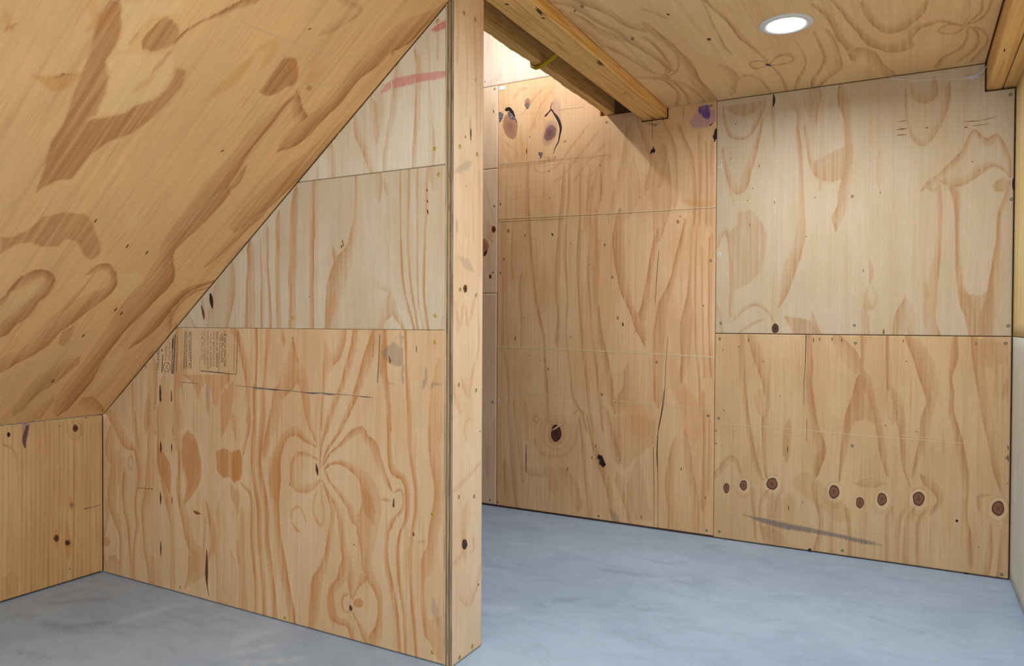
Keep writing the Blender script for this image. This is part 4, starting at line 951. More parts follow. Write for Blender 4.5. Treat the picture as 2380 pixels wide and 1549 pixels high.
   ('G','S',0.52,[(16,232,27),(-4,167,24),(-6,11,27)]),
   ('G','S',0.52,[(56,229,20),(40,181,16),(42,11,16)]),
   ('G','S',0.5,[(301,209,15),(302,121,25),(285,10,31)]),
   ('G','S',0.5,[(344,201,18),(339,89,18),(334,0,18)]),
   ('G','S',0.52,[(74,378,45),(108,343,36),(122,299,26),(96,250,20)]),
   ('G','S',0.48,[(263,294,19),(262,331,19),(287,341,17)]),
   ('G','S',0.4,[(-181,342,32),(-138,347,47),(-110,350,24)]),
   ('H','P',0.4,[(-200,811),(-150,817),(-135,711),(-123,601),(-169,630),(-219,610),(-251,528),(-242,641),(-213,723)]),
   ('H','P',0.3,[(230,992),(354,980),(355,899),(269,867)]),
   ('G','S',0.32,[(-662,274,5),(-664,255,5),(-673,240,5),(-685,230,5),(-699,229,5),(-712,235,5),(-721,249,5),(-724,267,5),(-721,286,5),(-713,302,5),(-700,311,5),(-686,313,5),(-674,306,5),(-665,292,5),(-662,274,5)]),
   ('L','S',0.55,[(-672,276,9),(-674,261,9),(-680,249,9),(-690,242,9),(-700,241,10),(-710,246,10),(-716,256,10),(-719,270,9),(-717,285,9),(-710,297,9),(-701,304,9),(-690,305,10),(-681,300,10),(-674,289,9),(-672,276,9)]),
   ('G','S',0.3,[(-734,245,9),(-716,223,11),(-684,220,12),(-659,250,8)]),
   ('G','S',0.32,[(-517,297,5),(-521,275,5),(-534,257,5),(-551,246,5),(-571,243,5),(-589,251,5),(-602,266,5),(-607,287,5),(-602,309,5),(-590,327,5),(-572,338,5),(-552,340,5),(-534,333,5),(-522,317,5),(-517,297,5)]),
   ('L','S',0.55,[(-531,298,9),(-534,281,8),(-543,268,9),(-556,259,9),(-571,257,9),(-585,263,10),(-594,275,9),(-598,291,9),(-595,307,9),(-585,321,9),(-572,330,9),(-557,331,9),(-544,326,9),(-534,314,9),(-531,298,9)]),
   ('G','S',0.3,[(-619,265,9),(-594,236,10),(-549,233,11),(-512,268,8)]),
   ('G','S',0.32,[(-254,290,4),(-258,267,4),(-268,247,4),(-284,235,5),(-301,233,5),(-316,241,5),(-327,258,5),(-332,281,5),(-328,304,4),(-317,323,4),(-302,335,5),(-285,337,5),(-269,329,5),(-258,312,5),(-254,290,4)]),
   ('L','S',0.55,[(-266,291,8),(-269,273,8),(-277,258,8),(-288,249,9),(-301,248,9),(-313,254,9),(-321,267,9),(-324,284,8),(-321,302,8),(-313,317,8),(-302,326,9),(-289,327,9),(-277,321,9),(-269,308,8),(-266,291,8)]),
   ('G','S',0.3,[(-342,260,8),(-320,225,10),(-281,221,11),(-250,258,7)]),
   ('G','S',0.32,[(-65,279,4),(-68,258,4),(-77,240,4),(-90,229,4),(-106,227,5),(-119,234,5),(-129,250,4),(-133,271,4),(-130,292,4),(-120,310,4),(-107,321,5),(-91,322,5),(-78,315,5),(-68,299,4),(-65,279,4)]),
   ('L','S',0.55,[(-75,280,8),(-78,264,8),(-84,250,8),(-95,242,8),(-106,240,9),(-116,246,9),(-124,258,8),(-126,274,8),(-124,290,8),(-117,304,8),(-107,312,8),(-95,313,9),(-85,307,9),(-78,295,8),(-75,280,8)]),
   ('G','S',0.3,[(-142,250,8),(-123,219,10),(-89,215,10),(-61,250,7)]),
   ('G','S',0.32,[(82,299,4),(79,276,4),(68,256,4),(52,244,4),(34,242,5),(18,250,5),(7,267,4),(3,289,4),(6,313,4),(17,332,4),(33,344,4),(51,346,5),(67,338,5),(78,321,4),(82,299,4)]),
   ('L','S',0.55,[(70,300,7),(68,282,7),(59,267,7),(48,258,8),(34,256,9),(22,262,8),(14,275,8),(11,292,7),(13,310,7),(22,325,8),(34,334,8),(47,336,9),(59,330,8),(67,317,8),(70,300,7)]),
   ('G','S',0.3,[(-8,269,7),(15,233,9),(55,229,10),(87,267,7)]),
   ('G','S',0.32,[(368,294,4),(365,270,4),(354,251,4),(339,239,4),(322,236,4),(306,244,4),(295,261,4),(291,284,4),(295,307,4),(305,327,4),(321,339,4),(338,341,4),(353,333,4),(364,316,4),(368,294,4)]),
   ('L','S',0.55,[(357,294,7),(354,277,7),(346,262,7),(335,252,8),(322,251,8),(310,257,8),(302,270,7),(299,287,7),(302,305,7),(309,320,7),(321,329,8),(334,331,8),(346,324,8),(354,311,7),(357,294,7)]),
   ('G','S',0.3,[(281,265,7),(303,227,9),(342,223,10),(373,262,6)]),
   ('A','S',0.55,[(-494,575,31),(-502,507,39),(-501,441,31)]),
   ('A','S',0.45,[(-358,437,45),(-373,387,30)]),
   ('A','S',0.35,[(166,984,26),(164,893,26)]),
   ('A','S',0.3,[(-418,316,101),(-267,195,82)]),
   ('A','S',0.35,[(-487,225,47),(-486,125,39)]),
   ('A','S',0.3,[(-589,69,53),(-525,36,53)]),
   ('A','S',0.4,[(350,804,24),(344,767,18)]),
   ('S','S',0.9,[(-692,133,5),(-598,117,23),(-502,105,29),(-386,99,23),(-273,91,18),(-178,81,21),(-100,76,5)]),
  ],marks=[
   ('knot','rknot','K',[(-775.8,252.7),(14.4,1.6),(-0.2,25.1)]),
   ('knot','rknot','K',[(-695.3,275.5),(17.4,1.9),(-0.2,24.9)]),
   ('knot','rknot','K',[(-564.1,296.8),(24.8,2.7),(-0.3,28.6)]),
   ('knot','rknot','K',[(-294.9,289.9),(21.5,2.5),(-0.3,30.8)]),
   ('knot','rknot','K',[(-188.5,253.4),(16.5,2),(-0.2,24.7)]),
   ('knot','rknot','K',[(-100.7,279.1),(18.9,2.3),(-0.3,28.4)]),
   ('knot','rknot','K',[(40.5,298.4),(22.2,2.7),(-0.3,30.8)]),
   ('knot','rknot','K',[(327.9,293),(21.5,2.7),(-0.3,31)]),
   ('crack','darkwood','S',[(-420.8,1003.5,3.8),(-422.7,876.1,2.7),(-427.9,768.9,1.9),(-427,678.3,1.2)]),
   ('crack','darkwood','S',[(-413.4,613.3,1.5),(-414,514.4,1.5)]),
   ('scratch','pale','S',[(-814.2,564.6,3.5),(-467,564,2.5),(-204.5,555.4,3.2),(39.2,555.1,3.1),(253.6,552.2,2.2)]),
   ('scratch','pale','S',[(-809.7,544.9,1.7),(-389.7,534.4,1.6)]),
   ('scratch','pale','S',[(-362.1,822.4,1.6),(-100.7,837,1.6)]),
   ('scratch','pale','S',[(-849.5,141.8,1.8),(-622.5,132.2,1.7),(-236.5,118.7,1.6),(110.1,137,1.5)]),
   ('scratch','pale','S',[(-28.8,569.1,2.3),(170.7,561.9,2.3)]),
   ('fleck','rust','S',[(-612.7,878,1.7),(-607.9,874.8,5),(-605.4,870.7,1.6)]),
   ('fleck','rust','S',[(-726,946,1.7),(-722.6,942.6,5.9),(-719.3,938.4,1.7)]),
   ('fleck','rust','S',[(-15.7,895.1,1.5),(-11.6,892.1,4.3),(-10.2,888.3,1.4)]),
   ('fleck','rust','S',[(-93.5,610.4,1.6),(-89.3,607.5,3.8),(-85.8,603.9,1.5)]),
   ('fleck','rust','S',[(26.7,591.9,1.5),(30.8,589.1,3),(34.2,585.5,1.5)]),
   ('fleck','rust','S',[(-431.4,228.6,1.7),(-429,225.6,4.1),(-427.4,221.7,1.6)]),
   ('fleck','rust','S',[(-833.7,531.8,1.8),(-828.5,528.7,5.4),(-824.1,524.7,1.8)]),
   ('fleck','rust','S',[(-833.2,470.7,1.8),(-828,467.7,5.4),(-823.6,463.7,1.8)]),
   ('fleck','rust','S',[(-794.2,634.5,1.8),(-789.1,631.4,4.4),(-787.4,627.1,1.7)]),
   ('fleck','rust','S',[(-533.6,719,1.6),(-531.2,715.8,3.3),(-529.6,711.7,1.6)]),
   ('fleck','rust','S',[(-800.9,929,1.7),(-795.8,925.6,3.5),(-794.1,921.3,1.7)]),
   ('fleck','rust','S',[(356.6,403.8,1.4),(360.3,401.3,2.7),(361.6,397.8,1.3)]),
   ('fleck','rust','S',[(260.8,124.7,1.5),(264.6,122.3,2.9),(265.9,118.7,1.3)]),
   ('fleck','rust','S',[(-226,83.2,1.7),(-221.6,80.6,3.2),(-220.1,76.8,1.5)]),
   ('knot','ink','K',[(182.8,221.7),(5.1,0.7),(-0.1,6)]),
   ('knot','ink','K',[(-396.3,7.9),(7.6,1.2),(-0.1,8.2)]),
   ('knot','ink','K',[(218.5,2.3),(5.1,0.9),(-0.1,6)]),
   ('fleck','brown','S',[(-679,986.1,1.7),(-677.3,975,4.9),(-678,963.9,1.6)]),
   ('fleck','brown','S',[(-390.2,991.6,1.5),(-388.5,979.3,4.6),(-389.2,967.1,1.5)]),
   ('fleck','brown','S',[(-363.7,992.8,1.5),(-362.1,983.8,4.5),(-362.8,974.8,1.5)]),
   ('fleck','brown','S',[(-311.3,992.6,1.5),(-309.7,984.6,4.5),(-310.4,976.5,1.5)]),
   ('fleck','brown','S',[(-270.6,989.2,1.5),(-269.1,981.1,4.4),(-269.7,973.1,1.5)]),
   ('fleck','brown','S',[(-26.2,987.1,1.4),(-24.8,980.9,4.1),(-25.4,974.7,1.4)]),
   ('fleck','brown','S',[(242.6,981.4,1.3),(243.9,974,3.8),(243.4,966.5,1.3)]),
   ('fleck','brown','S',[(359,518.6,1.2),(360.4,504,3.7),(359.9,489.3,1.2)]),
   ('fleck','brown','S',[(358.6,558.8,1.2),(359.9,548,3.7),(359.4,536.9,1.2)]),
   ('fleck','brown','S',[(-497.6,482.6,1.6),(-495.8,466.1,4.7),(-496.5,449.4,1.6)]),
   ('fleck','brown','S',[(-491.1,203.8,1.6),(-489.4,191.5,4.7),(-490.1,178.9,1.6)]),
  ],screws=[
   ('steel',-814,979),
   ('steel',-214,968),
   ('steel',346,977),
   ('steel',-222,506),
   ('steel',-816,591),
   ('steel',357,505),
   ('steel',-808,35),
   ('steel',-258,27),
   ('steel',343,21),
  ],texts=[
  ]),
 'ceil': dict(
  layers=[
   ('G','S',0.65,[(853,2561,21),(850,2662,31),(835,2756,32),(831,2870,28),(826,2992,38),(832,3116,42),(852,3244,45),(853,3392,51),(854,3582,54)]),
   ('G','S',0.4,[(815,2445,20),(794,2486,15),(771,2543,15)]),
   ('G','S',0.58,[(896,2689,21),(883,2767,19),(885,2880,17),(894,2997,14),(910,3075,14),(958,3141,14)]),
   ('G','S',0.52,[(926,2781,12),(925,2879,13),(923,2982,13),(928,3065,9),(964,3137,9)]),
   ('G','S',0.52,[(952,3144,22),(909,3120,16),(864,3034,11),(840,2904,11),(839,2790,10)]),
   ('G','S',0.58,[(958,3164,17),(938,3246,21),(938,3348,17),(943,3451,19),(970,3608,19)]),
   ('G','S',0.52,[(945,3219,31),(913,3285,25),(898,3394,25),(889,3507,21),(907,3641,19)]),
   ('G','S',0.52,[(1004,3151,27),(970,3181,25),(964,3308,18),(970,3410,22),(1033,3605,24)]),
   ('G','S',0.62,[(614,2454,15),(602,2559,16),(587,2641,20),(575,2741,26),(573,2843,24),(564,2918,18),(546,3021,15),(528,3149,11)]),
   ('G','S',0.42,[(624,2449,8),(632,2572,9),(640,2675,12),(643,2788,10),(652,2908,13),(643,3008,12)]),
   ('G','S',0.62,[(531,3189,13),(556,3145,20),(586,3139,18),(599,3174,9),(583,3226,23),(538,3211,15)]),
   ('G','S',0.58,[(523,3194,9),(491,3129,19),(451,3110,35),(428,3162,12),(437,3208,17),(480,3227,27),(526,3217,16)]),
   ('G','S',0.58,[(527,3223,9),(512,3308,11),(509,3425,13),(513,3546,17),(520,3647,17)]),
   ('G','S',0.52,[(394,2991,7),(387,3124,10),(389,3243,12),(415,3359,14),(450,3480,22),(484,3639,18)]),
   ('G','S',0.52,[(324,2924,11),(315,3106,14),(316,3241,18),(347,3373,18),(385,3490,22),(407,3628,14)]),
   ('G','S',0.52,[(281,2930,17),(270,3056,17),(266,3208,23),(280,3386,35),(325,3475,31),(376,3593,24)]),
   ('G','S',0.52,[(298,2678,20),(271,2764,24),(250,2882,28),(245,3017,29),(220,3137,36),(213,3296,30)]),
   ('G','S',0.58,[(241,2653,16),(220,2762,17),(198,2879,23),(174,3004,25),(151,3102,35),(127,3168,52),(84,3210,80),(46,3248,100),(18,3172,31),(-8,3067,38),(-48,3040,46),(-87,3030,26),(-154,3113,10)]),
   ('G','S',0.52,[(202,3203,71),(159,3265,61),(134,3378,43),(114,3474,45),(86,3578,48)]),
   ('G','S',0.52,[(149,2729,19),(140,2848,27),(109,2973,36),(64,3045,65),(18,2990,43),(-17,2932,30),(-34,2841,24)]),
   ('G','S',0.55,[(-164,3118,7),(-189,3054,12),(-204,2987,11),(-199,2887,9)]),
   ('G','S',0.55,[(-164,3118,12),(-202,3091,16),(-225,3028,15),(-230,2918,12)]),
   ('G','S',0.55,[(-155,3121,9),(-119,3086,22),(-84,3108,12),(-96,3164,14),(-138,3178,20),(-161,3140,9)]),
   ('G','S',0.55,[(-168,3136,4),(-181,3226,12),(-172,3345,18),(-143,3405,25),(-112,3448,24),(-87,3559,17)]),
   ('G','S',0.55,[(-170,3138,6),(-204,3205,11),(-218,3333,14),(-199,3435,22),(-165,3516,22)]),
   ('G','S',0.55,[(-175,3132,8),(-217,3179,14),(-245,3277,12),(-248,3386,20),(-216,3543,25)]),
   ('G','S',0.45,[(-154,3113,6),(-170,3043,6),(-168,2940,7),(-159,2866,7)]),
   ('G','S',0.38,[(709,3137,38),(691,3236,46),(705,3370,34),(752,3525,31)]),
   ('G','S',0.42,[(679,3311,38),(628,3292,41),(599,3354,24),(586,3482,16),(580,3615,13)]),
   ('G','S',0.58,[(1074,2235,32),(1019,2290,46),(1011,2359,29),(1003,2432,23),(989,2496,25),(966,2583,24),(951,2701,33),(930,2813,34),(913,2948,32),(905,3089,16)]),
   ('G','S',0.5,[(1091,2317,40),(1048,2394,36),(1036,2471,32),(1018,2570,36),(990,2648,50)]),
   ('G','S',0.55,[(984,2259,49),(953,2338,48),(930,2429,31),(911,2538,36),(867,2605,54)]),
   ('G','S',0.42,[(1069,2329,27),(1064,2471,36),(1058,2596,28),(1066,2690,27)]),
   ('G','S',0.5,[(1044,3119,38),(999,3143,38),(954,3167,19)]),
   ('G','S',0.45,[(1046,2717,29),(1022,2817,28),(1003,2939,27),(987,3066,22),(943,3152,14)]),
  ],marks=[
   ('knot','brown','K',[(684.8,2813.1),(-7,3.7),(-3,-12.5)]),
   ('resin_fleck','ink','S',[(540.8,3188.3,5.1),(532.5,3203.3,15.4),(525.9,3225.9,3.9)]),
   ('fleck','brown','S',[(759.1,2511.6,7.7),(755.5,2528.5,6.2)]),
   ('fleck','white','S',[(310.4,2795.5,2.9),(274.2,2799.6,2.9)]),
   ('knot','rustk','K',[(999.3,2319.7),(-6.1,3.3),(-6.3,-14.7)]),
   ('knot','rustk','K',[(940.6,2670.9),(-6.8,3.6),(-6.6,-18.8)]),
   ('knot','rustk','K',[(1035.1,2339.9),(-4.4,2.4),(-4.7,-10.7)]),
  ],screws=[
  ],texts=[
  ]),
 'cap': dict(
  layers=[
   ('G','S',0.5,[(1853,1115,18),(1867,1055,36),(1881,1029,18),(1909,1096,22)]),
   ('G','S',0.45,[(1924,1092,13),(1934,1045,12),(1963,1108,22)]),
   ('G','S',0.35,[(1956,1475,14),(1967,1319,14)]),
   ('G','S',0.4,[(1990,1587,10),(1988,1162,12),(1998,975,14),(1960,897,19),(1941,825,16)]),
   ('G','S',0.4,[(1864,842,34),(1883,794,26)]),
   ('G','S',0.4,[(1911,858,24),(1936,825,14),(1960,881,14)]),
   ('G','S',0.35,[(2001,1536,8),(2008,1216,8)]),
   ('A','S',0.45,[(1915,1365,8),(1918,1324,8)]),
   ('S','S',0.35,[(1926,1542,27),(1878,1518,21)]),
   ('S','S',0.3,[(1908,1241,26),(1928,1232,40)]),
   ('S','S',0.5,[(1867,1357,7),(1868,1343,11),(1868,1330,7)]),
   ('G','S',0.4,[(1867,544,21),(1915,561,22),(2006,598,15)]),
   ('G','S',0.4,[(1869,315,25),(1907,336,20),(1931,452,61)]),
   ('G','S',0.38,[(1972,361,19),(1977,327,17),(1957,322,10)]),
   ('G','S',0.38,[(1888,205,13),(1938,167,21),(1978,186,26),(2009,253,16)]),
   ('G','S',0.35,[(1875,802,18),(1894,779,10)]),
   ('A','S',0.55,[(1959,743,4),(1938,750,5),(1922,739,8),(1916,711,8),(1929,685,5)]),
   ('A','S',0.4,[(1916,386,19),(1919,338,29)]),
   ('G','S',0.4,[(1864,2028,13),(1869,1943,16),(1865,1846,16)]),
   ('G','S',0.35,[(1918,1969,17),(1927,1830,17),(1920,1694,16)]),
   ('G','S',0.4,[(1969,2001,18),(1979,1845,21),(1984,1664,14)]),
   ('G','S',0.35,[(2004,2036,11),(2006,1669,11)]),
   ('A','S',0.7,[(1942,1699,5),(1945,1664,14),(1946,1617,3)]),
  ],marks=[
   ('knot','knot','K',[(1916.7,1157.1),(11.6,0.5),(-0.1,12.9)]),
   ('fleck','brown','S',[(1919.3,1477.7,3.9),(1920.3,1475.3,3.9)]),
   ('knot','bigknot','K',[(1918.5,359.1),(15.8,-4.2),(-0.1,16.4)]),
   ('fleck','brown','S',[(2008.4,704.3,3.2),(2008.5,698.9,4.2)]),
   ('fleck','rust','S',[(2001.8,211.3,3),(2002.9,202.7,7)]),
   ('resin_fleck','darkwood','S',[(1946.2,1659.8,2.5),(1945.4,1646.1,7.7),(1945.6,1623.6,2.6)]),
   ('knot','rustk','K',[(1914.3,1626.4),(4.2,0.9),(0,5.3)]),
   ('fleck','greyink','S',[(1974.3,1825.7,3),(1970,1813.1,3)]),
  ],screws=[
   ('zinc',1887,1154),
   ('zinc',1980,1140),
   ('zinc',1881,861),
   ('zinc',1983,836),
   ('zinc',1884,515),
   ('zinc',1974,498),
   ('zinc',1966,21),
   ('zinc',1891,15),
   ('zinc',1903,2003),
   ('zinc',1969,2008),
   ('zinc',1883,1590),
   ('zinc',1983,1587),
  ],texts=[
  ]),
 'strip': dict(
  layers=[
   ('G','S',0.45,[(-2157,1875,11),(-2123,1748,15),(-2090,1631,17)]),
   ('G','S',0.4,[(-2123,1557,31),(-2100,1518,21)]),
   ('A','S',0.55,[(-2112,1595,43),(-2100,1566,40),(-2123,1605,31)]),
   ('A','S',0.4,[(-2122,1424,15),(-2110,1347,22),(-2108,1280,11)]),
   ('G','S',0.4,[(-2079,490,22),(-2076,249,18)]),
   ('G','S',0.4,[(-2129,341,16),(-2123,166,16)]),
   ('G','S',0.4,[(-2096,2289,17),(-2094,2238,17)]),
  ],marks=[
   ('knot','knot','K',[(-2090.7,1586.9),(14.3,-0.8),(-0.1,20)]),
   ('knot','rustk','P',[(-2155.8,1539.9),(-2139.1,1529.4),(-2124.5,1504.9),(-2127.7,1476.4),(-2142,1448.3),(-2155.3,1436.4)]),
   ('resin_streak','ink','S',[(-2155.3,1436.4,6.6),(-2144.3,1453.2,15.5),(-2137.7,1472,6.7)]),
   ('knot','bigknot','K',[(-2112.5,1317.4),(7.7,-0.2),(-0.1,12.4)]),
   ('knot','greyink','K',[(-2095.4,2258.3),(3.8,-0.5),(0,9.4)]),
  ],screws=[
   ('steel',-2087,1719),
   ('steel',-2094,1340),
   ('steel',-2094,599),
   ('steel',-2108,33),
   ('steel',-2088,2385),
  ],texts=[
  ]),
 'bup': dict(
  layers=[
   ('G','S',0.4,[(-2134,2701,29),(-2143,2628,29),(-2152,2556,24)]),
   ('G','S',0.35,[(-1909,2531,21),(-1899,2433,27)]),
   ('G','S',0.4,[(-2104,2433,37),(-2066,2452,28)]),
   ('G','S',0.3,[(-1982,2527,27),(-1963,2427,27)]),
  ],marks=[
   ('fleck','ink','S',[(-2073.4,2434,2.7),(-2072.5,2428.9,2.7)]),
  ],screws=[
  ],texts=[
  ]),
 'floor': dict(
  layers=[
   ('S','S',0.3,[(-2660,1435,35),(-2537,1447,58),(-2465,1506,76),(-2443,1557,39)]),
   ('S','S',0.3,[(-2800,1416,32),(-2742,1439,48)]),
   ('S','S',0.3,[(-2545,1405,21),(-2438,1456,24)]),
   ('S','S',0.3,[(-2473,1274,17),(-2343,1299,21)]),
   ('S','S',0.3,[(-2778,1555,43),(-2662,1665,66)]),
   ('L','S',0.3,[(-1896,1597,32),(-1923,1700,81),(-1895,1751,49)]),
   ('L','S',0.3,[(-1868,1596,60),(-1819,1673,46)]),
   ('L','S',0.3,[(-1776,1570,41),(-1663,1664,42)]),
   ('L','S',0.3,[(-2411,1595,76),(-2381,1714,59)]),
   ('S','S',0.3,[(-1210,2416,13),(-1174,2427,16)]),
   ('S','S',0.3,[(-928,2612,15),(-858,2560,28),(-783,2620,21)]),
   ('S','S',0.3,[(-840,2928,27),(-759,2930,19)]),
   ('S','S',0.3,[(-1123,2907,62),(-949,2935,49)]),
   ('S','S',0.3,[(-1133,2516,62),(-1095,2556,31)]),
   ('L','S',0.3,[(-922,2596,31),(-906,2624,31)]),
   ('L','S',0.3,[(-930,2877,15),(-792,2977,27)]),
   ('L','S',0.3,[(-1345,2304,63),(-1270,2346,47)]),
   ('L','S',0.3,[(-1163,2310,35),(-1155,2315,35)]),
   ('L','S',0.3,[(-1635,3049,77),(-1587,3061,36)]),
  ],marks=[
  ],screws=[
  ],texts=[
  ]),
}

# ------------------------------------------------------------------ helpers
def props(ob, label=None, cat=None, group=None, kind=None):
    for k, v in (('label', label), ('category', cat), ('group', group), ('kind', kind)):
        if v:
            ob[k] = v
    return ob

def link(name, mesh, mats, parent=None, matrix=None):
    ob = bpy.data.objects.new(name, mesh)
    if mats is not None and not mesh.materials:
        for mm in (mats if isinstance(mats, (list, tuple)) else [mats]):
            mesh.materials.append(mm)
    COL.objects.link(ob)
    ob.parent = parent
    if matrix is not None:
        ob.matrix_local = matrix
    return ob

def box_mesh(name, x0, x1, y0, y1, z0, z1, bevel=0.0):
    bm = bmesh.new()
    bmesh.ops.create_cube(bm, size=1)
    bmesh.ops.transform(bm, matrix=Matrix.Translation(((x0 + x1) / 2, (y0 + y1) / 2, (z0 + z1) / 2)) @ Matrix.Diagonal((x1 - x0, y1 - y0, z1 - z0, 1)), verts=bm.verts)
    if bevel:
        bmesh.ops.bevel(bm, geom=list(bm.edges), offset=bevel, segments=2, affect='EDGES')
    me = bpy.data.meshes.new(name)
    bm.to_mesh(me)
    bm.free()
    return me

def frame(origin, U, V):
    U, V = Vector(U), Vector(V)
    mt = Matrix((U, V, U.cross(V))).transposed().to_4x4()
    mt.translation = origin
    return mt

def poly_sd(pts, q):
    d = np.full(len(q), 1e9)
    inside = np.zeros(len(q), bool)
    k = len(pts)
    for i in range(k):
        a, b = pts[i], pts[(i + 1) % k]
        e = b - a
        w = q - a
        tt = np.clip((w @ e) / max(e @ e, 1e-9), 0, 1)
        d = np.minimum(d, np.hypot(w[:, 0] - tt * e[0], w[:, 1] - tt * e[1]))
        c = (a[1] > q[:, 1]) != (b[1] > q[:, 1])
        if c.any():
            xx = a[0] + (q[:, 1] - a[1]) * e[0] / (e[1] if abs(e[1]) > 1e-9 else 1e-9)
            inside ^= c & (q[:, 0] < xx)
    return np.where(inside, d, -d)

def smooth_line(pts):
    """Catmull-Rom the digitised stroke so that ring lines curve instead of kinking."""
    p = np.array(pts, float)
    if len(p) < 3:
        return p
    ext = np.vstack([2 * p[0] - p[1], p, 2 * p[-1] - p[-2]])
    out = []
    for i in range(1, len(ext) - 2):
        a, b, c, d = ext[i - 1], ext[i], ext[i + 1], ext[i + 2]
        for s in (0, 1 / 3, 2 / 3):
            out.append(0.5 * ((2 * b) + (c - a) * s + (2 * a - 5 * b + 4 * c - d) * s * s + (3 * b - 3 * c + d - a) * s ** 3))
    out.append(p[-1])
    out = np.array(out)
    out[:, 2] = np.maximum(out[:, 2], 1.0)
    return out

def taper(p):
    """Let a ring line run out to a point instead of stopping blunt."""
    if len(p) < 2 or np.hypot(*(p[0] - p[-1])[:2]) < 1:
        return p
    out = [p]
    for end, nxt, first in ((p[0], p[1], True), (p[-1], p[-2], False)):
        d = (end - nxt)[:2]
        d = d / max(np.hypot(*d), 1e-6)
        k = min(end[2] * 1.3, 45)
        q = np.array([[end[0] + d[0] * k, end[1] + d[1] * k, max(end[2] * 0.1, 0.3)]])
        out = [q] + out if first else out + [q]
    return np.vstack(out)

def figure_attributes(me, fig, shift, minw):
    n = len(me.vertices)
    co = np.empty(n * 3)
    me.vertices.foreach_get('co', co)
    q = co.reshape(-1, 3)[:, :2] * 1000 + np.array(shift) * 1000
    PAD = 22.0
    sd, tone = {}, {}
    lat = np.zeros(n)
    for num, (kind, typ, tn, pts) in enumerate(fig['layers']):
        if kind not in sd:
            sd[kind] = np.full(n, -PAD)
            tone[kind] = np.zeros(n)
        S, T = sd[kind], tone[kind]
        if typ == 'P':
            pp = np.array(pts, float)
            idx = np.nonzero((q[:, 0] > pp[:, 0].min() - PAD) & (q[:, 0] < pp[:, 0].max() + PAD) & (q[:, 1] > pp[:, 1].min() - PAD) & (q[:, 1] < pp[:, 1].max() + PAD))[0]
            if len(idx):
                v = poly_sd(pp, q[idx])
                better = v > S[idx]
                S[idx[better]] = v[better]
                T[idx[better]] = tn
            continue
        pp = taper(smooth_line(pts))
        side = fig.get('side') or (1 if (num * 7919) % 3 else -1)
        for i in range(len(pp) - 1):
            a, b = pp[i], pp[i + 1]
            wa, wb = (a[2], b[2]) if 0 in (i, len(pp) - 2 - i) else (max(a[2], minw), max(b[2], minw))
            r = PAD + max(wa, wb) / 2
            idx = np.nonzero((q[:, 0] > min(a[0], b[0]) - r) & (q[:, 0] < max(a[0], b[0]) + r) & (q[:, 1] > min(a[1], b[1]) - r) & (q[:, 1] < max(a[1], b[1]) + r))[0]
            if not len(idx):
                continue
            e = b[:2] - a[:2]
            w = q[idx] - a[:2]
            tt = np.clip((w @ e) / max(e @ e, 1e-9), 0, 1)
            hw = (wa + (wb - wa) * tt) / 2
            v = hw - np.hypot(w[:, 0] - tt * e[0], w[:, 1] - tt * e[1])
            better = v > S[idx]
            S[idx[better]] = v[better]
            T[idx[better]] = tn
            if kind == 'G':
                cr = side * (w[:, 0] * e[1] - w[:, 1] * e[0]) / max(np.hypot(*e), 1e-6) / hw
                lat[idx[better]] = np.clip(cr[better], -1.5, 1.5)
    if 'G' in sd:
        at = me.attributes.new('lat_G', 'FLOAT', 'POINT')
        at.data.foreach_set('value', lat.astype(np.float32))
    for k in sd:
        at = me.attributes.new('sd_' + k, 'FLOAT', 'POINT')
        at.data.foreach_set('value', (sd[k] * 0.001).astype(np.float32))
        at = me.attributes.new('tone_' + k, 'FLOAT', 'POINT')
        at.data.foreach_set('value', tone[k].astype(np.float32))
    return list(sd)

def axis_lines(a, b, step, extra=()):
    v = list(np.linspace(a, b, max(2, int(round((b - a) / step)) + 1)))
    for e in extra:
        if a < e < b:
            i = int(np.argmin([abs(x - e) for x in v]))
            if 0 < i < len(v) - 1:
                v[i] = e
    return np.array(v)

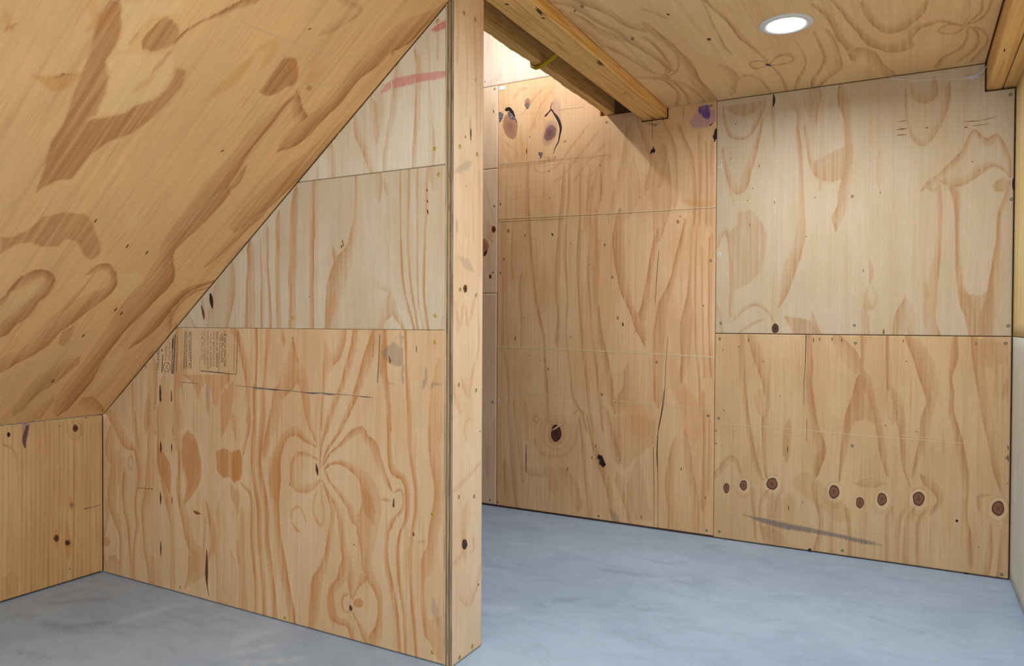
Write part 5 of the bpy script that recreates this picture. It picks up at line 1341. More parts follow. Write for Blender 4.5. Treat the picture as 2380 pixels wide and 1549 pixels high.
def sheet_mesh(name, u0, u1, v0, v1, step, thick, clip=None, holes=(), eu=(), ev=()):
    """One board: a fine front grid (so it can carry its figure) with edges folded back by its thickness.
    Local x runs 0..u1-u0, local y 0..v1-v0. clip: (point, normal) in sheet coordinates; holes: cut-out rectangles."""
    us, vs = axis_lines(u0, u1, step, eu), axis_lines(v0, v1, step, ev)
    nu, nv = len(us), len(vs)
    U, V = np.meshgrid(us - u0, vs - v0)
    co = np.stack([U.ravel(), V.ravel(), np.zeros(nu * nv)], 1)
    i, j = np.meshgrid(np.arange(nu - 1), np.arange(nv - 1))
    i, j = i.ravel(), j.ravel()
    a = j * nu + i
    faces = np.stack([a, a + 1, a + nu + 1, a + nu], 1)
    if holes:
        cu, cv = (us[i] + us[i + 1]) / 2, (vs[j] + vs[j + 1]) / 2
        keep = np.ones(len(faces), bool)
        for h in holes:
            keep &= ~((cu > h[0]) & (cu < h[1]) & (cv > h[2]) & (cv < h[3]))
        faces = faces[keep]
        used = np.unique(faces)
        remap = -np.ones(len(co), int)
        remap[used] = np.arange(len(used))
        co, faces = co[used], remap[faces]
    me = bpy.data.meshes.new(name)
    me.vertices.add(len(co))
    me.vertices.foreach_set('co', co.ravel())
    me.loops.add(len(faces) * 4)
    me.loops.foreach_set('vertex_index', faces.ravel().astype(np.int32))
    me.polygons.add(len(faces))
    me.polygons.foreach_set('loop_start', np.arange(0, len(faces) * 4, 4, dtype=np.int32))
    me.update(calc_edges=True)
    bm = bmesh.new()
    bm.from_mesh(me)
    if clip:
        (cu, cv), (nx, ny) = clip
        bmesh.ops.bisect_plane(bm, geom=list(bm.verts) + list(bm.edges) + list(bm.faces), dist=1e-5, plane_co=(cu - u0, cv - v0, 0), plane_no=(nx, ny, 0), clear_outer=True)
    ed = [e for e in bm.edges if e.is_boundary]
    ex = bmesh.ops.extrude_edge_only(bm, edges=ed)
    for v in ex['geom']:
        if isinstance(v, bmesh.types.BMVert):
            v.co.z -= thick
    bmesh.ops.recalc_face_normals(bm, faces=bm.faces)
    if bm.faces and sum(f.normal.z * f.calc_area() for f in bm.faces) < 0:
        bmesh.ops.reverse_faces(bm, faces=bm.faces)
    bm.to_mesh(me)
    bm.free()
    return me

def ribbon(bm, pts, lift):
    p = np.array(pts, float)
    k = len(p)
    L, R = [], []
    for i in range(k):
        d = p[min(i + 1, k - 1)][:2] - p[max(i - 1, 0)][:2]
        d = d / max(np.hypot(*d), 1e-9)
        nn = np.array([-d[1], d[0]]) * max(p[i][2], 0.5) / 2
        L.append(bm.verts.new(((p[i][0] + nn[0]) / 1000, (p[i][1] + nn[1]) / 1000, lift)))
        R.append(bm.verts.new(((p[i][0] - nn[0]) / 1000, (p[i][1] - nn[1]) / 1000, lift)))
    for i in range(k - 1):
        bm.faces.new((R[i], R[i + 1], L[i + 1], L[i]))

def disc(bm, rad, ring_fn, segs, rings, lift):
    """Domed disc with its relative radius stored for the knot material."""
    c = bm.verts.new((*[v / 1000 for v in ring_fn(0, 0)], lift))
    c[rad] = 0.0
    prev = None
    for r in range(1, rings + 1):
        f = r / rings
        row = []
        for s in range(segs):
            x, y = ring_fn(f, 2 * math.pi * s / segs)
            v = bm.verts.new((x / 1000, y / 1000, lift * (1 - 0.8 * f * f)))
            v[rad] = f
            row.append(v)
        for s in range(segs):
            if prev is None:
                bm.faces.new((c, row[s], row[(s + 1) % segs]))
            else:
                bm.faces.new((prev[s], row[s], row[(s + 1) % segs], prev[(s + 1) % segs]))
        prev = row

MERGED = {'fleck': 'wood_fleck_spots', 'scratch': 'scratch_marks', 'pencil_line': 'pencil_line', 'stamp_bar': 'stamp_frame', 'stamp_ring': 'stamp_emblem'}
rnd = random.Random(11)

def add_marks(sheet, fig, shift, keep=None):
    su, sv = shift[0] * 1000, shift[1] * 1000
    pools = {}
    for kind, mat, typ, pts in fig['marks']:
        c = np.mean(np.array(pts)[:, :2], 0) if typ != 'K' else np.array(pts[0])
        if keep and not keep(c[0], c[1]):
            continue
        loc = [(p[0] - su, p[1] - sv) + tuple(p[2:]) for p in pts] if typ != 'K' else pts
        if kind in MERGED:
            bm = pools.setdefault((kind, mat), bmesh.new())
            ribbon(bm, loc, 0.0007)
            continue
        bm = bmesh.new()
        rad = bm.verts.layers.float.new('rad')
        if typ == 'S':
            ribbon(bm, loc if len(loc) < 3 else smooth_line(loc), 0.0009)
        elif typ == 'P':
            pp = np.array(loc)
            cc = pp.mean(0)
            ang = np.arctan2(pp[:, 1] - cc[1], pp[:, 0] - cc[0])
            rr = np.hypot(pp[:, 1] - cc[1], pp[:, 0] - cc[0])
            if kind == 'knot':
                o = np.argsort(ang)
                A = np.concatenate([ang[o] - 2 * np.pi, ang[o], ang[o] + 2 * np.pi])
                R = np.tile(rr[o], 3)
                disc(bm, rad, lambda f, a: (cc[0] + f * np.interp((a + np.pi) % (2 * np.pi) - np.pi, A, R) * math.cos(a), cc[1] + f * np.interp((a + np.pi) % (2 * np.pi) - np.pi, A, R) * math.sin(a)), 28, 5, 0.0012 if mat != 'greyink' and mat != 'purplek' else 0.0020)
            else:
                bm.faces.new([bm.verts.new((x / 1000, y / 1000, 0.0022)) for x, y in pp])
        else:
            cx, a, b = [np.array(v, float) for v in pts]
            cx = cx - np.array([su, sv])
            ph = rnd.uniform(0, 6)
            disc(bm, rad, lambda f, t: tuple(cx + f * (1 + 0.035 * math.sin(3 * t + ph) + 0.025 * math.sin(5 * t + 2 * ph)) * (a * math.cos(t) + b * math.sin(t))), 26, 4, 0.0010)
        bmesh.ops.recalc_face_normals(bm, faces=bm.faces)
        for f in bm.faces:
            if f.normal.z < 0:
                f.normal_flip()
        me = bpy.data.meshes.new(kind)
        bm.to_mesh(me)
        bm.free()
        link(kind, me, MARK[mat], sheet)
    for (kind, mat), bm in pools.items():
        me = bpy.data.meshes.new(kind)
        bm.to_mesh(me)
        bm.free()
        ob = link(MERGED[kind], me, MARK[mat], sheet)
        ob['kind'] = 'stuff'
    for kind, u, v in fig['screws']:
        if keep and not keep(u, v):
            continue
        ob = bpy.data.objects.new('screw', SCREWS[kind])
        COL.objects.link(ob)
        ob.parent = sheet
        ob.location = ((u - su) / 1000, (v - sv) / 1000, 0)
        ob.rotation_euler = (0, 0, rnd.uniform(0, 6.28))
    for s, ends, cap, upward, mat in fig['texts']:
        cu = bpy.data.curves.new('stamp', 'FONT')
        cu.body = s
        cu.size = 1
        tmp = bpy.data.objects.new('stamp', cu)
        COL.objects.link(tmp)
        dg = bpy.context.evaluated_depsgraph_get()
        me = bpy.data.meshes.new_from_object(tmp.evaluated_get(dg))
        bpy.data.objects.remove(tmp, do_unlink=True)
        xs = [v.co.x for v in me.vertices]
        ys = [v.co.y for v in me.vertices]
        A, B = np.array(ends[0]), np.array(ends[1])
        L = np.hypot(*(B - A))
        d = (B - A) / L
        nn = np.array([-d[1], d[0]])
        for v in me.vertices:
            fx = (v.co.x - min(xs)) / (max(xs) - min(xs)) * L
            fy = v.co.y / max(ys) * cap
            w = A + d * fx + nn * fy
            v.co = ((w[0] - su) / 1000, (w[1] - sv) / 1000, 0.0008)
        me.name = 'stamp_text'
        me.materials.clear()
        link('stamp_text', me, MARK[mat], sheet)

def screw_mesh(name, rim, core, r, splinters=0):
    bm = bmesh.new()
    n = 14
    prof = [(r * 1.35, 0.0002), (r, 0.0012), (r * 0.72, 0.0010), (r * 0.45, -0.0006), (0, -0.0008)]
    rows = []
    for q, z in prof[:-1]:
        rows.append([bm.verts.new((q * math.cos(2 * math.pi * i / n) * (1 + (0.12 * math.sin(3.1 * i) if q > r else 0)), q * math.sin(2 * math.pi * i / n), z)) for i in range(n)])
    c = bm.verts.new((0, 0, prof[-1][1]))
    for k in range(len(rows) - 1):
        for i in range(n):
            f = bm.faces.new((rows[k][i], rows[k][(i + 1) % n], rows[k + 1][(i + 1) % n], rows[k + 1][i]))
            f.material_index = 0 if k < 2 else 1
    for i in range(n):
        bm.faces.new((rows[-1][i], rows[-1][(i + 1) % n], c)).material_index = 1
    for s in range(splinters):                      # torn veneer curling up around the head
        a = 0.6 + s * 1.9
        x, y = math.cos(a) * r * 1.1, math.sin(a) * r * 1.1
        p = [bm.verts.new((x - y * 0.25, y + x * 0.25, 0.0004)), bm.verts.new((x * 1.9, y * 1.9, 0.0030)), bm.verts.new((x + y * 0.25, y - x * 0.25, 0.0008))]
        bm.faces.new(p).material_index = 2
    me = bpy.data.meshes.new(name)
    bm.to_mesh(me)
    bm.free()
    for mm in (rim, core, MARK['pale']):
        me.materials.append(mm)
    return me

ZINC = plain('yellow_zinc', (186, 164, 60), 0.4, 0.3, 300, 0.3)
ZCORE = plain('screw_recess', (62, 56, 18), 0.6)
STEEL = plain('weathered_screw', (120, 124, 96), 0.5, 0.3, 300, 0.2)
SCORE = plain('dark_recess', (24, 30, 22), 0.6)
SCREWS = {'zinc': screw_mesh('zinc_screw', ZINC, ZCORE, 0.0050, 3), 'steel': screw_mesh('steel_screw', STEEL, SCORE, 0.0050, 0), 'white': screw_mesh('white_screw', MARK['white'], SCORE, 0.0062, 2)}

FIGURE['slope']['side'] = -1        # the slope's bands are crisp on the side facing the partition
EMPTY = dict(layers=[], marks=[], screws=[], texts=[])

def sheet(name, parent, F, u0, u1, v0, v1, step=0.01, thick=0.018, wood=None, fig=None, clip=None, holes=(), eu=(), ev=(), keep=None, mat=None, label=None, matrix_lines=0.0):
    O, U, V = Vector(F[0]), Vector(F[1]), Vector(F[2])
    me = sheet_mesh(name, u0, u1, v0, v1, step, thick, clip, holes, eu, ev)
    mt = frame(O + U * u0 + V * v0, U, V)
    fg = FIGURE.get(fig, EMPTY) if fig else EMPTY
    kinds = figure_attributes(me, fg, (u0, v0), step * 1250) if fg['layers'] else []
    if mat is None:
        mat = plywood(name + '_' + (fig or wood), layers=kinds, lines=matrix_lines, **WOODS[wood or fig])
    ob = link(name, me, mat, parent, mt)
    if label:
        ob['label'] = label
    if fig:
        add_marks(ob, fg, (u0, v0), keep)
    return ob

# ------------------------------------------------------------------ room
SL = 1.847                     # face of the partition
BK = 3.605                     # face of the back wall
T = (0.78441559, 0, 0.62023558)
F_SLOPE = ((-2.947, 0, 0.664), (0, 1, 0), T)
F_PART = ((-2.955, SL, 0), (1, 0, 0), (0, 0, 1))
F_KNEE = ((-2.955, 0, 0), (0, 1, 0), (0, 0, 1))
F_BACK = ((0, BK, 0), (1, 0, 0), (0, 0, 1))
F_CEIL = ((0, 0, 2.139), (-1, 0, 0), (0, 1, 0))
F_CAP = ((-1.213, 0, 0), (0, 1, 0), (0, 0, 1))
F_RIGHT = ((0.370, 0, 0), (0, -1, 0), (0, 0, 1))
STUD = lumber('framing_lumber', (120, 88, 56), (80, 54, 32), 0.6, 0.5)

def concrete():
    t = NT('polished_concrete')
    P = t.coord()
    a = t.noise(P, 1.6, 5, 0.6)
    b = t.noise(t.vmul(P, (5, 9, 1)), 1, 6, 0.65, 0.8)
    c = t.noise(t.vmul(P, (30, 55, 1)), 1, 4, 0.7, 1.2)
    col = t.mix(t.ramp(a, 0.35, 0.66), lin((160, 179, 201)), lin((173, 192, 214)))
    col = t.mix(t.ramp(b, 0.46, 0.74, 0, 0.40), col, lin((135, 149, 169)))
    col = t.mix(t.ramp(c, 0.54, 0.76, 0, 0.32), col, lin((122, 135, 156)))
    col = t.mix(t.ramp(t.noise(t.vmul(P, (14, 26, 1)), 1, 5, 0.7, 1.0), 0.58, 0.80, 0, 0.40), col, lin((196, 214, 232)))
    jit = t.math('MULTIPLY', t.math('SUBTRACT', c, 0.5), 0.10)
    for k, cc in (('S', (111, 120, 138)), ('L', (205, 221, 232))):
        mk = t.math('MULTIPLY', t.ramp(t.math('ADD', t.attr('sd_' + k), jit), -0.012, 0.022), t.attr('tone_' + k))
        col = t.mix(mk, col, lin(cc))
    rough = t.ramp(b, 0.3, 0.7, 0.42, 0.60)
    return t.done(col, rough, c, 0.05, 0.001)

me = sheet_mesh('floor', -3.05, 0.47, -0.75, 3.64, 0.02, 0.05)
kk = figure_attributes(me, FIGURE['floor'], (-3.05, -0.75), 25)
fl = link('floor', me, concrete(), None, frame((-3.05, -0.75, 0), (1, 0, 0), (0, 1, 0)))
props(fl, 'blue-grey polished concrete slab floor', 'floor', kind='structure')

def core(name, label, x0, x1, y0, y1, z0, z1, cat='wall'):
    ob = link(name, box_mesh(name, x0, x1, y0, y1, z0, z1), STUD)
    return props(ob, label, cat, kind='structure')

# back wall
wb = core('wall_back', 'tall plywood back wall of several sheets behind the partition', -3.05, 0.47, BK + 0.0185, BK + 0.10, 0, 3.05)
N1 = (-1.221, -1.078, 2.0845, 2.145)
N2 = (-1.446, -1.219, 2.1435, 2.37)
N3 = (0.263, 0.372, 2.020, 2.2)
sheet('plywood_sheet', wb, F_BACK, -2.064, -0.8385, 0.011, 2.4, 0.005, fig='bmid', holes=((N1[0], N1[1], N1[2], 2.36), (N2[0], N2[1], N2[2], 2.36)), eu=(N1[0], N1[1], N2[0]), ev=(N1[2], N2[2], 2.36), label='tall plywood sheet with two big dark knots near its top')
sheet('plywood_sheet', wb, F_BACK, -0.8355, 0.3665, 1.0065, 2.1375, 0.005, fig='bur', holes=(N3,), eu=(N3[0],), ev=(N3[2],), label='pale plywood sheet under the flat ceiling with one black knot')
sheet('plywood_sheet', wb, F_BACK, -0.8355, 0.3665, 0.006, 1.0035, 0.005, fig='blr', label='plywood sheet above the floor with a row of eight red knots')
hi = lambda a, b: (lambda u, v: a * 1000 < v < b * 1000)
sheet('plywood_sheet', wb, F_BACK, -2.95, -2.068, 1.932, 2.4, 0.008, fig='strip', keep=hi(1.932, 2.4), label='narrow bright strip of plywood beside the post')
sheet('plywood_sheet', wb, F_BACK, -2.95, -2.068, 1.222, 1.9305, 0.008, fig='strip', keep=hi(1.222, 1.93), label='narrow plywood strip with red knots beside the post')
sheet('plywood_sheet', wb, F_BACK, -2.95, -2.070, 0.011, 1.2205, 0.008, fig='strip', keep=hi(0, 1.22), label='narrow greyer plywood strip standing on the floor')
sheet('plywood_sheet', wb, F_BACK, -2.95, -0.9, 2.4025, 3.0, 0.010, fig='bup', holes=((-1.446, -0.8, 2.0, 3.2),), eu=(-1.446,), label='brightly lit plywood sheet high above the beams')

# right wall
wr = core('wall_right', 'plywood side wall of two sheets close beside the camera', 0.3885, 0.47, -0.75, BK + 0.018, 0, 2.16)
YEL = plywood('right_upper', (222, 186, 128), (216, 176, 114), (196, 146, 86), seed=21, lines=0.4, gain=(1.15, 1.35, 1.5))
GRY = plywood('right_lower', (212, 196, 168), (206, 186, 154), (188, 156, 120), seed=23, lines=0.35, gain=(1.08, 1.28, 1.55))
sheet('plywood_sheet', wr, F_RIGHT, -BK + 0.001, 0.7, 1.0075, 2.021, 0.05, mat=YEL, label='yellowish upper plywood sheet of the side wall')
sheet('plywood_sheet', wr, F_RIGHT, -BK + 0.001, 0.7, 0.006, 1.0045, 0.05, mat=GRY, label='greyish lower plywood sheet of the side wall')

# knee wall on the left
wl = core('wall_left', 'low plywood knee wall under the sloping ceiling', -3.05, -2.9735, -0.75, SL, 0, 0.66)
sheet('plywood_sheet', wl, F_KNEE, 1.25, SL - 0.001, 0.007, 0.658, 0.004, fig='knee', label='low pine-faced board with small knots')
sheet('plywood_sheet', wl, F_KNEE, -0.7, 1.248, 0.007, 0.658, 0.05, wood='knee', matrix_lines=0.5)

# partition
SLOPE_CLIP = lambda off: ((-2.947 + 2.955 + off * 0.62, 0.664 - off * 0.784), (-T[2], T[0]))
wp = core('wall_partition', 'plywood partition cut to the slope with a capped end', -2.95, -1.2425, SL + 0.0185, 2.004, 0, 1.0)
wp.data.materials.clear()
bm = bmesh.new()
prof = [(-3.05, 0), (-1.2425, 0), (-1.2425, 2.089), (-1.446, 2.089), (-1.446, 3.0), (-3.05, 3.0)]  # unseen upper part runs past the slope, shaped to block the bulb's light
va = [bm.verts.new((x, SL + 0.0185, z)) for x, z in prof]
vb = [bm.verts.new((x, 2.004, z)) for x, z in prof]
bm.faces.new(va)
bm.faces.new(vb[::-1])
for i in range(6):
    bm.faces.new((va[i], vb[i], vb[(i + 1) % 6], va[(i + 1) % 6]))
bmesh.ops.recalc_face_normals(bm, faces=bm.faces)
bm.to_mesh(wp.data)
bm.free()
wp.data.materials.append(STUD)
cl = SLOPE_CLIP(0.002)
sheet('plywood_sheet', wp, F_PART, 0.004, 1.7115, 0.004, 1.0275, 0.0032, fig='plow', clip=cl, label='bottom sheet of the partition with swirling grain and printed stamps')
sheet('plywood_sheet', wp, F_PART, 0.36, 1.7115, 1.0285, 1.530, 0.0032, fig='pmid', clip=cl, label='middle sheet of the partition with straight dark streaks')
sheet('plywood_sheet', wp, F_PART, 0.95, 1.7115, 1.533, 2.088, 0.0036, fig='ptop', clip=cl, label='top corner piece of the partition with faded red paint')
cap = sheet('end_board', wp, F_CAP, SL + 0.0028, 2.022, 0.003, 2.088, 0.0045, 0.029, fig='cap', label='pale pine end board screwed over the end of the partition')
VEN = [('pale_veneer', (200, 176, 142)), ('brown_veneer', (148, 118, 82)), ('gold_veneer', (180, 150, 108)), ('dark_veneer', (126, 104, 82)), ('grey_veneer', (164, 146, 124))]
for i, (nm, c) in enumerate(VEN):
    w = 0.029 / 5
    x0 = -1.2422 + i * w
    mt = lumber(nm, c, tuple(v * 0.55 for v in c), 2.2, 0.75, i * 2.3, 2)
    link('veneer_edge', box_mesh('veneer_edge', x0, x0 + w, SL - (0.0, -0.0012, 0.0, -0.0014, 0.0)[i], SL + 0.0026, 0.003, 2.088), mt, wp)

# sloping ceiling
cs = link('ceiling_slope', box_mesh('ceiling_slope', -0.0, 1, 0, 1, 0, 1), STUD)
bm = bmesh.new()
O, Tv, Nv = Vector(F_SLOPE[0]), Vector(T), Vector((T[2], 0, -T[0]))
q = []
for a in (0.02, 2.20):
    for dpt in (-0.0185, -0.07):
        for y in (-0.75, SL):
            p = O + Tv * a + Nv * dpt
            q.append(bm.verts.new((p.x, y, p.z)))
for f in ((0, 1, 3, 2), (4, 6, 7, 5), (0, 4, 5, 1), (2, 3, 7, 6), (0, 2, 6, 4), (1, 5, 7, 3)):
    bm.faces.new([q[i] for i in f])
bmesh.ops.recalc_face_normals(bm, faces=bm.faces)
bm.to_mesh(cs.data)
bm.free()
props(cs, 'sloping plywood ceiling with bold brown grain', 'ceiling', kind='structure')
sheet('plywood_sheet', cs, F_SLOPE, 0.55, SL - 0.0005, 0.001, 2.22, 0.005, fig='slope', label='sloping sheet with bold brown grain next to the partition')
sheet('plywood_sheet', cs, F_SLOPE, -0.7, 0.548, 0.001, 2.22, 0.05, wood='slope', matrix_lines=0.5)

# flat ceiling
cf = core('ceiling', 'flat plywood ceiling with a recessed light', -1.0, 0.47, -0.75, BK + 0.018, 2.158, 2.32, 'ceiling')
sheet('plywood_sheet', cf, F_CEIL, -0.262, 1.0835, 1.85, BK - 0.0015, 0.005, fig='ceil', label='flat ceiling sheet with butterfly grain around the light')
sheet('plywood_sheet', cf, F_CEIL, -0.262, 1.0835, -0.7, 1.848, 0.05, wood='ceil', matrix_lines=0.5)
# the space beyond the partition and above the beams
core('ceiling_high', 'high ceiling over the lit space behind the partition', -3.05, -1.38, 2.004, BK + 0.1, 3.0, 3.05, 'ceiling')
core('wall_side', 'side wall of the lit space behind the partition', -3.05, -2.951, 2.004, BK + 0.018, 0, 3.0)
core('light_lid', 'unseen floor deck added over the beams to stop light leaking', -1.42, 0.47, -0.75, BK + 0.1, 2.335, 2.36, 'deck')  # unseen lid, added so light cannot leak between the beams
core('light_gap_filler', 'filler added to close a light gap between the sloping ceiling and the wide beam', -1.262, -1.2148, -0.75, SL, 2.052, 2.335, 'blocking')  # added filler: closes a gap where the world background shone through
core('wall_upper', 'wall rising from the deck above the beams', -1.42, -1.38, 2.004, BK + 0.018, 2.36, 3.0)

# ------------------------------------------------------------------ beams
BEAM = lumber('orange_pine', (244, 196, 122), (204, 140, 68), 0.55, 0.75, 3.1)
BEAM2 = lumber('rough_sawn_pine', (242, 196, 124), (178, 128, 72), 1.0, 0.7, 5.5)
BEAM3 = lumber('clear_pine', (240, 194, 124), (212, 152, 84), 0.5, 0.6, 8.2)

def rail(name, x0, x1, z0, z1, y0, y1, mat, r=0.005, wane=0.0, label=None, segs=90, group=None):
    """A length of lumber along Y with eased edges; wane eats irregularly into its lower left edge."""
    rs = random.Random(int(x0 * 1000) & 0xffff)
    phases = [rs.uniform(0, 6) for _ in range(8)]
    bm = bmesh.new()
    rows = []
    yc, zc = y0, z0
    for k in range(segs + 1):
        y = y0 + (y1 - y0) * k / segs
        w = 0.0
        if wane:
            w = wane * (0.55 + 0.22 * math.sin(y * 9 + phases[0]) + 0.16 * math.sin(y * 23 + phases[1]) + 0.12 * math.sin(y * 61 + phases[2]) + 0.06 * math.sin(y * 140 + phases[3]))
            w = max(w, 0.0015)
        pr = [(x0, z1), (x0, z0 + r + w * 1.5), (x0 + w * 0.35 + r * 0.3, z0 + w * 0.5 + r * 0.3), (x0 + r + w, z0), (x1 - r, z0), (x1 - r * 0.3, z0 + r * 0.3), (x1, z0 + r), (x1, z1)]
        rows.append([bm.verts.new((px - x0, y - y0, pz - z0)) for px, pz in pr])
    n = len(rows[0])
    for k in range(segs):
        for i in range(n):
            bm.faces.new((rows[k][i], rows[k][(i + 1) % n], rows[k + 1][(i + 1) % n], rows[k + 1][i]))
    bm.faces.new(rows[0])
    bm.faces.new(rows[-1][::-1])
    bmesh.ops.recalc_face_normals(bm, faces=bm.faces)
    me = bpy.data.meshes.new(name)
    bm.to_mesh(me)
    bm.free()
    ob = link(name, me, mat, None, Matrix.Translation((x0, y0, z0)))
    return props(ob, label, 'beam', group)

def beam_marks(ob, marks):
    """Marks on a beam's underside; points are world x, y in metres with a width in mm."""
    for nm, mat, pts in marks:
        bm = bmesh.new()
        bm.verts.layers.float.new('rad')
        ribbon(bm, [((p[0] - ob.location.x) * 1000, (p[1] - ob.location.y) * 1000, p[2]) for p in pts], -0.0008)
        me = bpy.data.meshes.new(nm)
        bm.to_mesh(me)
        bm.free()
        link(nm, me, MARK[mat], ob)

b1 = rail('timber_beam', -1.214, -1.0855, 2.092, 2.30, -0.7, BK + 0.010, BEAM, 0.004, label='wide orange pine beam along the edge of the flat ceiling')
beam_marks(b1, [
    ('nail_hole', 'ink', [(-1.113, 2.235, 3), (-1.108, 2.241, 9), (-1.103, 2.247, 3)]),
    ('nail_hole', 'ink', [(-1.170, 2.082, 3), (-1.165, 2.088, 9), (-1.160, 2.094, 3)]),
    ('nail_hole', 'ink', [(-1.150, 3.14, 3), (-1.145, 3.145, 8), (-1.140, 3.15, 3)]),
    ('nail_hole', 'ink', [(-1.190, 3.575, 3), (-1.182, 3.577, 7), (-1.174, 3.579, 3)]),
    ('nail_hole', 'ink', [(-1.160, 3.580, 3), (-1.148, 3.582, 8), (-1.138, 3.584, 3)]),
    ('nail_hole', 'ink', [(-1.120, 3.582, 3), (-1.112, 3.583, 7), (-1.104, 3.584, 3)])])
for k in range(9):                                   # torn fibres along the arris of the beam
    for (yy, ln, hw) in ((2.735, 0.055, 0.016), (2.185, 0.045, 0.012)):
        x = -1.090 - hw * k / 8
        a = yy - ln * (1 - 0.07 * k) * rnd.uniform(0.5, 1)
        b = yy + ln * rnd.uniform(0.4, 0.9)
        beam_marks(b1, [('torn_fibre', 'darkwood', [(x + 0.001, a, 0.6), (x, (a + b) / 2, rnd.uniform(1.2, 2.6)), (x - 0.002, b, 0.6)])])
b2 = rail('timber_beam', -1.419, -1.369, 2.147, 2.33, 2.03, BK - 0.17, BEAM2, 0.002, 0.011, label='dark rough-sawn beam with a wavy barked edge behind the strap', segs=220)
b2b = rail('beam_block', -1.418, -1.368, 2.1475, 2.33, BK - 0.169, BK + 0.010, BEAM2, 0.002, 0.007, label='short block ending the rough beam at the back wall', segs=30)
b3 = rail('timber_beam', 0.269, 0.3275, 2.028, 2.155, -0.7, BK + 0.010, BEAM3, 0.010, label='clean pine beam with a rounded edge beside the cobweb')
b4 = rail('timber_beam', 0.329, 0.3875, 2.029, 2.155, -0.7, BK + 0.010, BEAM3, 0.003, label='second pine beam over the top of the side wall')
beam_marks(b3, [('nail_hole', 'brown', [(0.283, 3.10, 3), (0.284, 3.115, 6), (0.285, 3.13, 3)])])

# yellow strap slung under the rough beam
def tube(name, pts, r, mat, parent=None, flat=1.0, n=10):
    bm = bmesh.new()
    P = [Vector(p) for p in pts]
    rows = []
    for i, p in enumerate(P):
        d = (P[min(i + 1, len(P) - 1)] - P[max(i - 1, 0)]).normalized()
        a = d.cross(Vector((0, 0, 1)))
        if a.length < 1e-3:
            a = d.cross(Vector((0, 1, 0)))
        a.normalize()
        b = a.cross(d).normalized()
        rows.append([bm.verts.new(p + a * r * math.cos(2 * math.pi * k / n) + b * r * flat * math.sin(2 * math.pi * k / n)) for k in range(n)])
    for i in range(len(rows) - 1):
        for k in range(n):
            bm.faces.new((rows[i][k], rows[i][(k + 1) % n], rows[i + 1][(k + 1) % n], rows[i + 1][k]))
    bm.faces.new(rows[0][::-1])
    bm.faces.new(rows[-1])
    bmesh.ops.recalc_face_normals(bm, faces=bm.faces)
    me = bpy.data.meshes.new(name)
    bm.to_mesh(me)
    bm.free()
    for f in me.polygons:
        f.use_smooth = True
    return link(name, me, mat, parent)

YELLOW = plain('yellow_cable_sheath', (196, 166, 22), 0.45, 0.15, 90)
props(tube('electric_cable', [(-1.432, 2.80, 2.22), (-1.431, 2.795, 2.17), (-1.427, 2.789, 2.148), (-1.412, 2.782, 2.1375), (-1.385, 2.776, 2.1375), (-1.36, 2.768, 2.144), (-1.33, 2.758, 2.153), (-1.29, 2.745, 2.168), (-1.25, 2.733, 2.19), (-1.228, 2.726, 2.22)], 0.0125, YELLOW, flat=0.5), 'yellow cable slung under the rough beam', 'cable')

# ------------------------------------------------------------------ recessed light
TRIM = plain('white_trim', (226, 226, 230), 0.4, 0.05)
gl = NT('lit_lens')
gl.b.inputs['Base Color'].default_value = (1, 1, 1, 1)
gl.b.inputs['Emission Color'].default_value = (0.95, 0.98, 1, 1)
gl.b.inputs['Emission Strength'].default_value = 9.0
LENS = gl.m

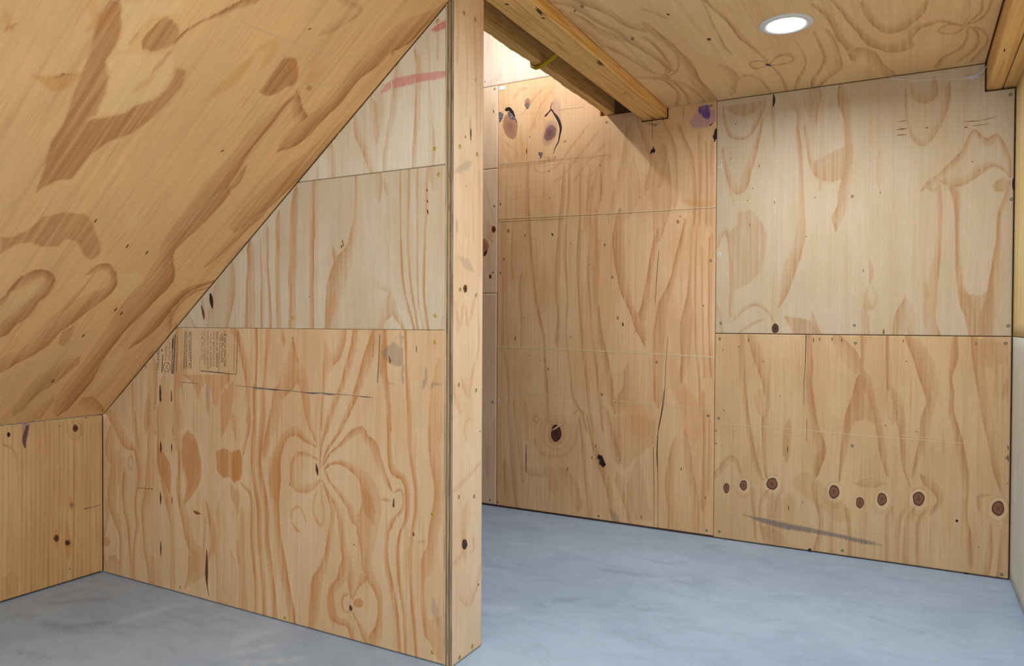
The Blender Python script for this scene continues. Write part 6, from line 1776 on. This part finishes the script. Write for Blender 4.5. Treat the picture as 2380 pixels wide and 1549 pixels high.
def downlight(x, y, label):
    e = bpy.data.objects.new('downlight', None)
    COL.objects.link(e)
    e.location = (x, y, 2.139)
    props(e, label, 'ceiling light', 'ceiling downlights')
    prof = [(0.092, 0.0), (0.093, -0.003), (0.086, -0.006), (0.074, -0.008), (0.068, -0.006), (0.066, -0.001)]
    bm = bmesh.new()
    n = 48
    rows = [[bm.verts.new((r * math.cos(2 * math.pi * i / n), r * math.sin(2 * math.pi * i / n), z)) for i in range(n)] for r, z in prof]
    for k in range(len(rows) - 1):
        for i in range(n):
            bm.faces.new((rows[k][i], rows[k][(i + 1) % n], rows[k + 1][(i + 1) % n], rows[k + 1][i]))
    bmesh.ops.recalc_face_normals(bm, faces=bm.faces)
    me = bpy.data.meshes.new('trim_ring')
    bm.to_mesh(me)
    bm.free()
    link('trim_ring', me, TRIM, e)
    bm = bmesh.new()
    c = bm.verts.new((0, 0, -0.0098))
    prev = None
    for k in range(1, 5):
        r = 0.0665 * k / 4
        row = [bm.verts.new((r * math.cos(2 * math.pi * i / n), r * math.sin(2 * math.pi * i / n), -0.0098 + 0.006 * (k / 4) ** 2)) for i in range(n)]
        for i in range(n):
            if prev is None:
                bm.faces.new((c, row[i], row[(i + 1) % n]))
            else:
                bm.faces.new((prev[i], row[i], row[(i + 1) % n], prev[(i + 1) % n]))
        prev = row
    bmesh.ops.recalc_face_normals(bm, faces=bm.faces)
    me = bpy.data.meshes.new('lens')
    bm.to_mesh(me)
    bm.free()
    link('lens', me, LENS, e)
    return e

downlight(*LAMPS[0], 'round lit downlight set in the plywood ceiling')

# ------------------------------------------------------------------ cobweb
wt = NT('spider_silk')
wt.b.inputs['Alpha'].default_value = 0.7
WEB = wt.done((0.92, 0.90, 0.90, 1), 0.6)
rw = random.Random(3)
bm = bmesh.new()
def strand(bm, pts, w):
    for i in range(len(pts) - 1):
        a, b = Vector(pts[i]), Vector(pts[i + 1])
        d = (b - a).normalized()
        n1 = d.cross(Vector((0, 1, 0))).normalized() * w
        n2 = d.cross(n1).normalized() * w
        ring = [(n1), (n2 - n1 * 0.5), (-n2 - n1 * 0.5)]
        A = [bm.verts.new(a + k) for k in ring]
        B = [bm.verts.new(b + k) for k in ring]
        for k in range(3):
            bm.faces.new((A[k], A[(k + 1) % 3], B[(k + 1) % 3], B[k]))
Y = BK - 0.012
for i in range(26):
    s = rw.random()
    a = (0.281 + rw.uniform(-.002, .002), Y - rw.uniform(0, .01), 2.138 + rw.uniform(-.004, .002))
    b = (0.262 - s * 0.012, Y - rw.uniform(0, .01), 2.112 - s * 0.010)
    c = (0.245 - s * 0.022, Y - rw.uniform(0, .008), 2.092 - (1 - s) * 0.012)
    e = (0.228 - s * 0.050, Y - rw.uniform(0, .006), 2.075 + s * 0.012 + rw.uniform(-.003, .003))
    strand(bm, (a, b, c, e), 0.0007)
for k in range(3):
    dz = k * 0.012
    strand(bm, [(0.19 - i * 0.035, Y - 0.004, 2.078 + dz + 0.004 * math.sin(i) + i * (0.0035 if k else 0.0055)) for i in range(9)], 0.0006)
me = bpy.data.meshes.new('cobweb')
bm.to_mesh(me)
bm.free()
props(link('cobweb', me, WEB), 'wispy white cobweb hanging between ceiling and pine beam', 'cobweb')
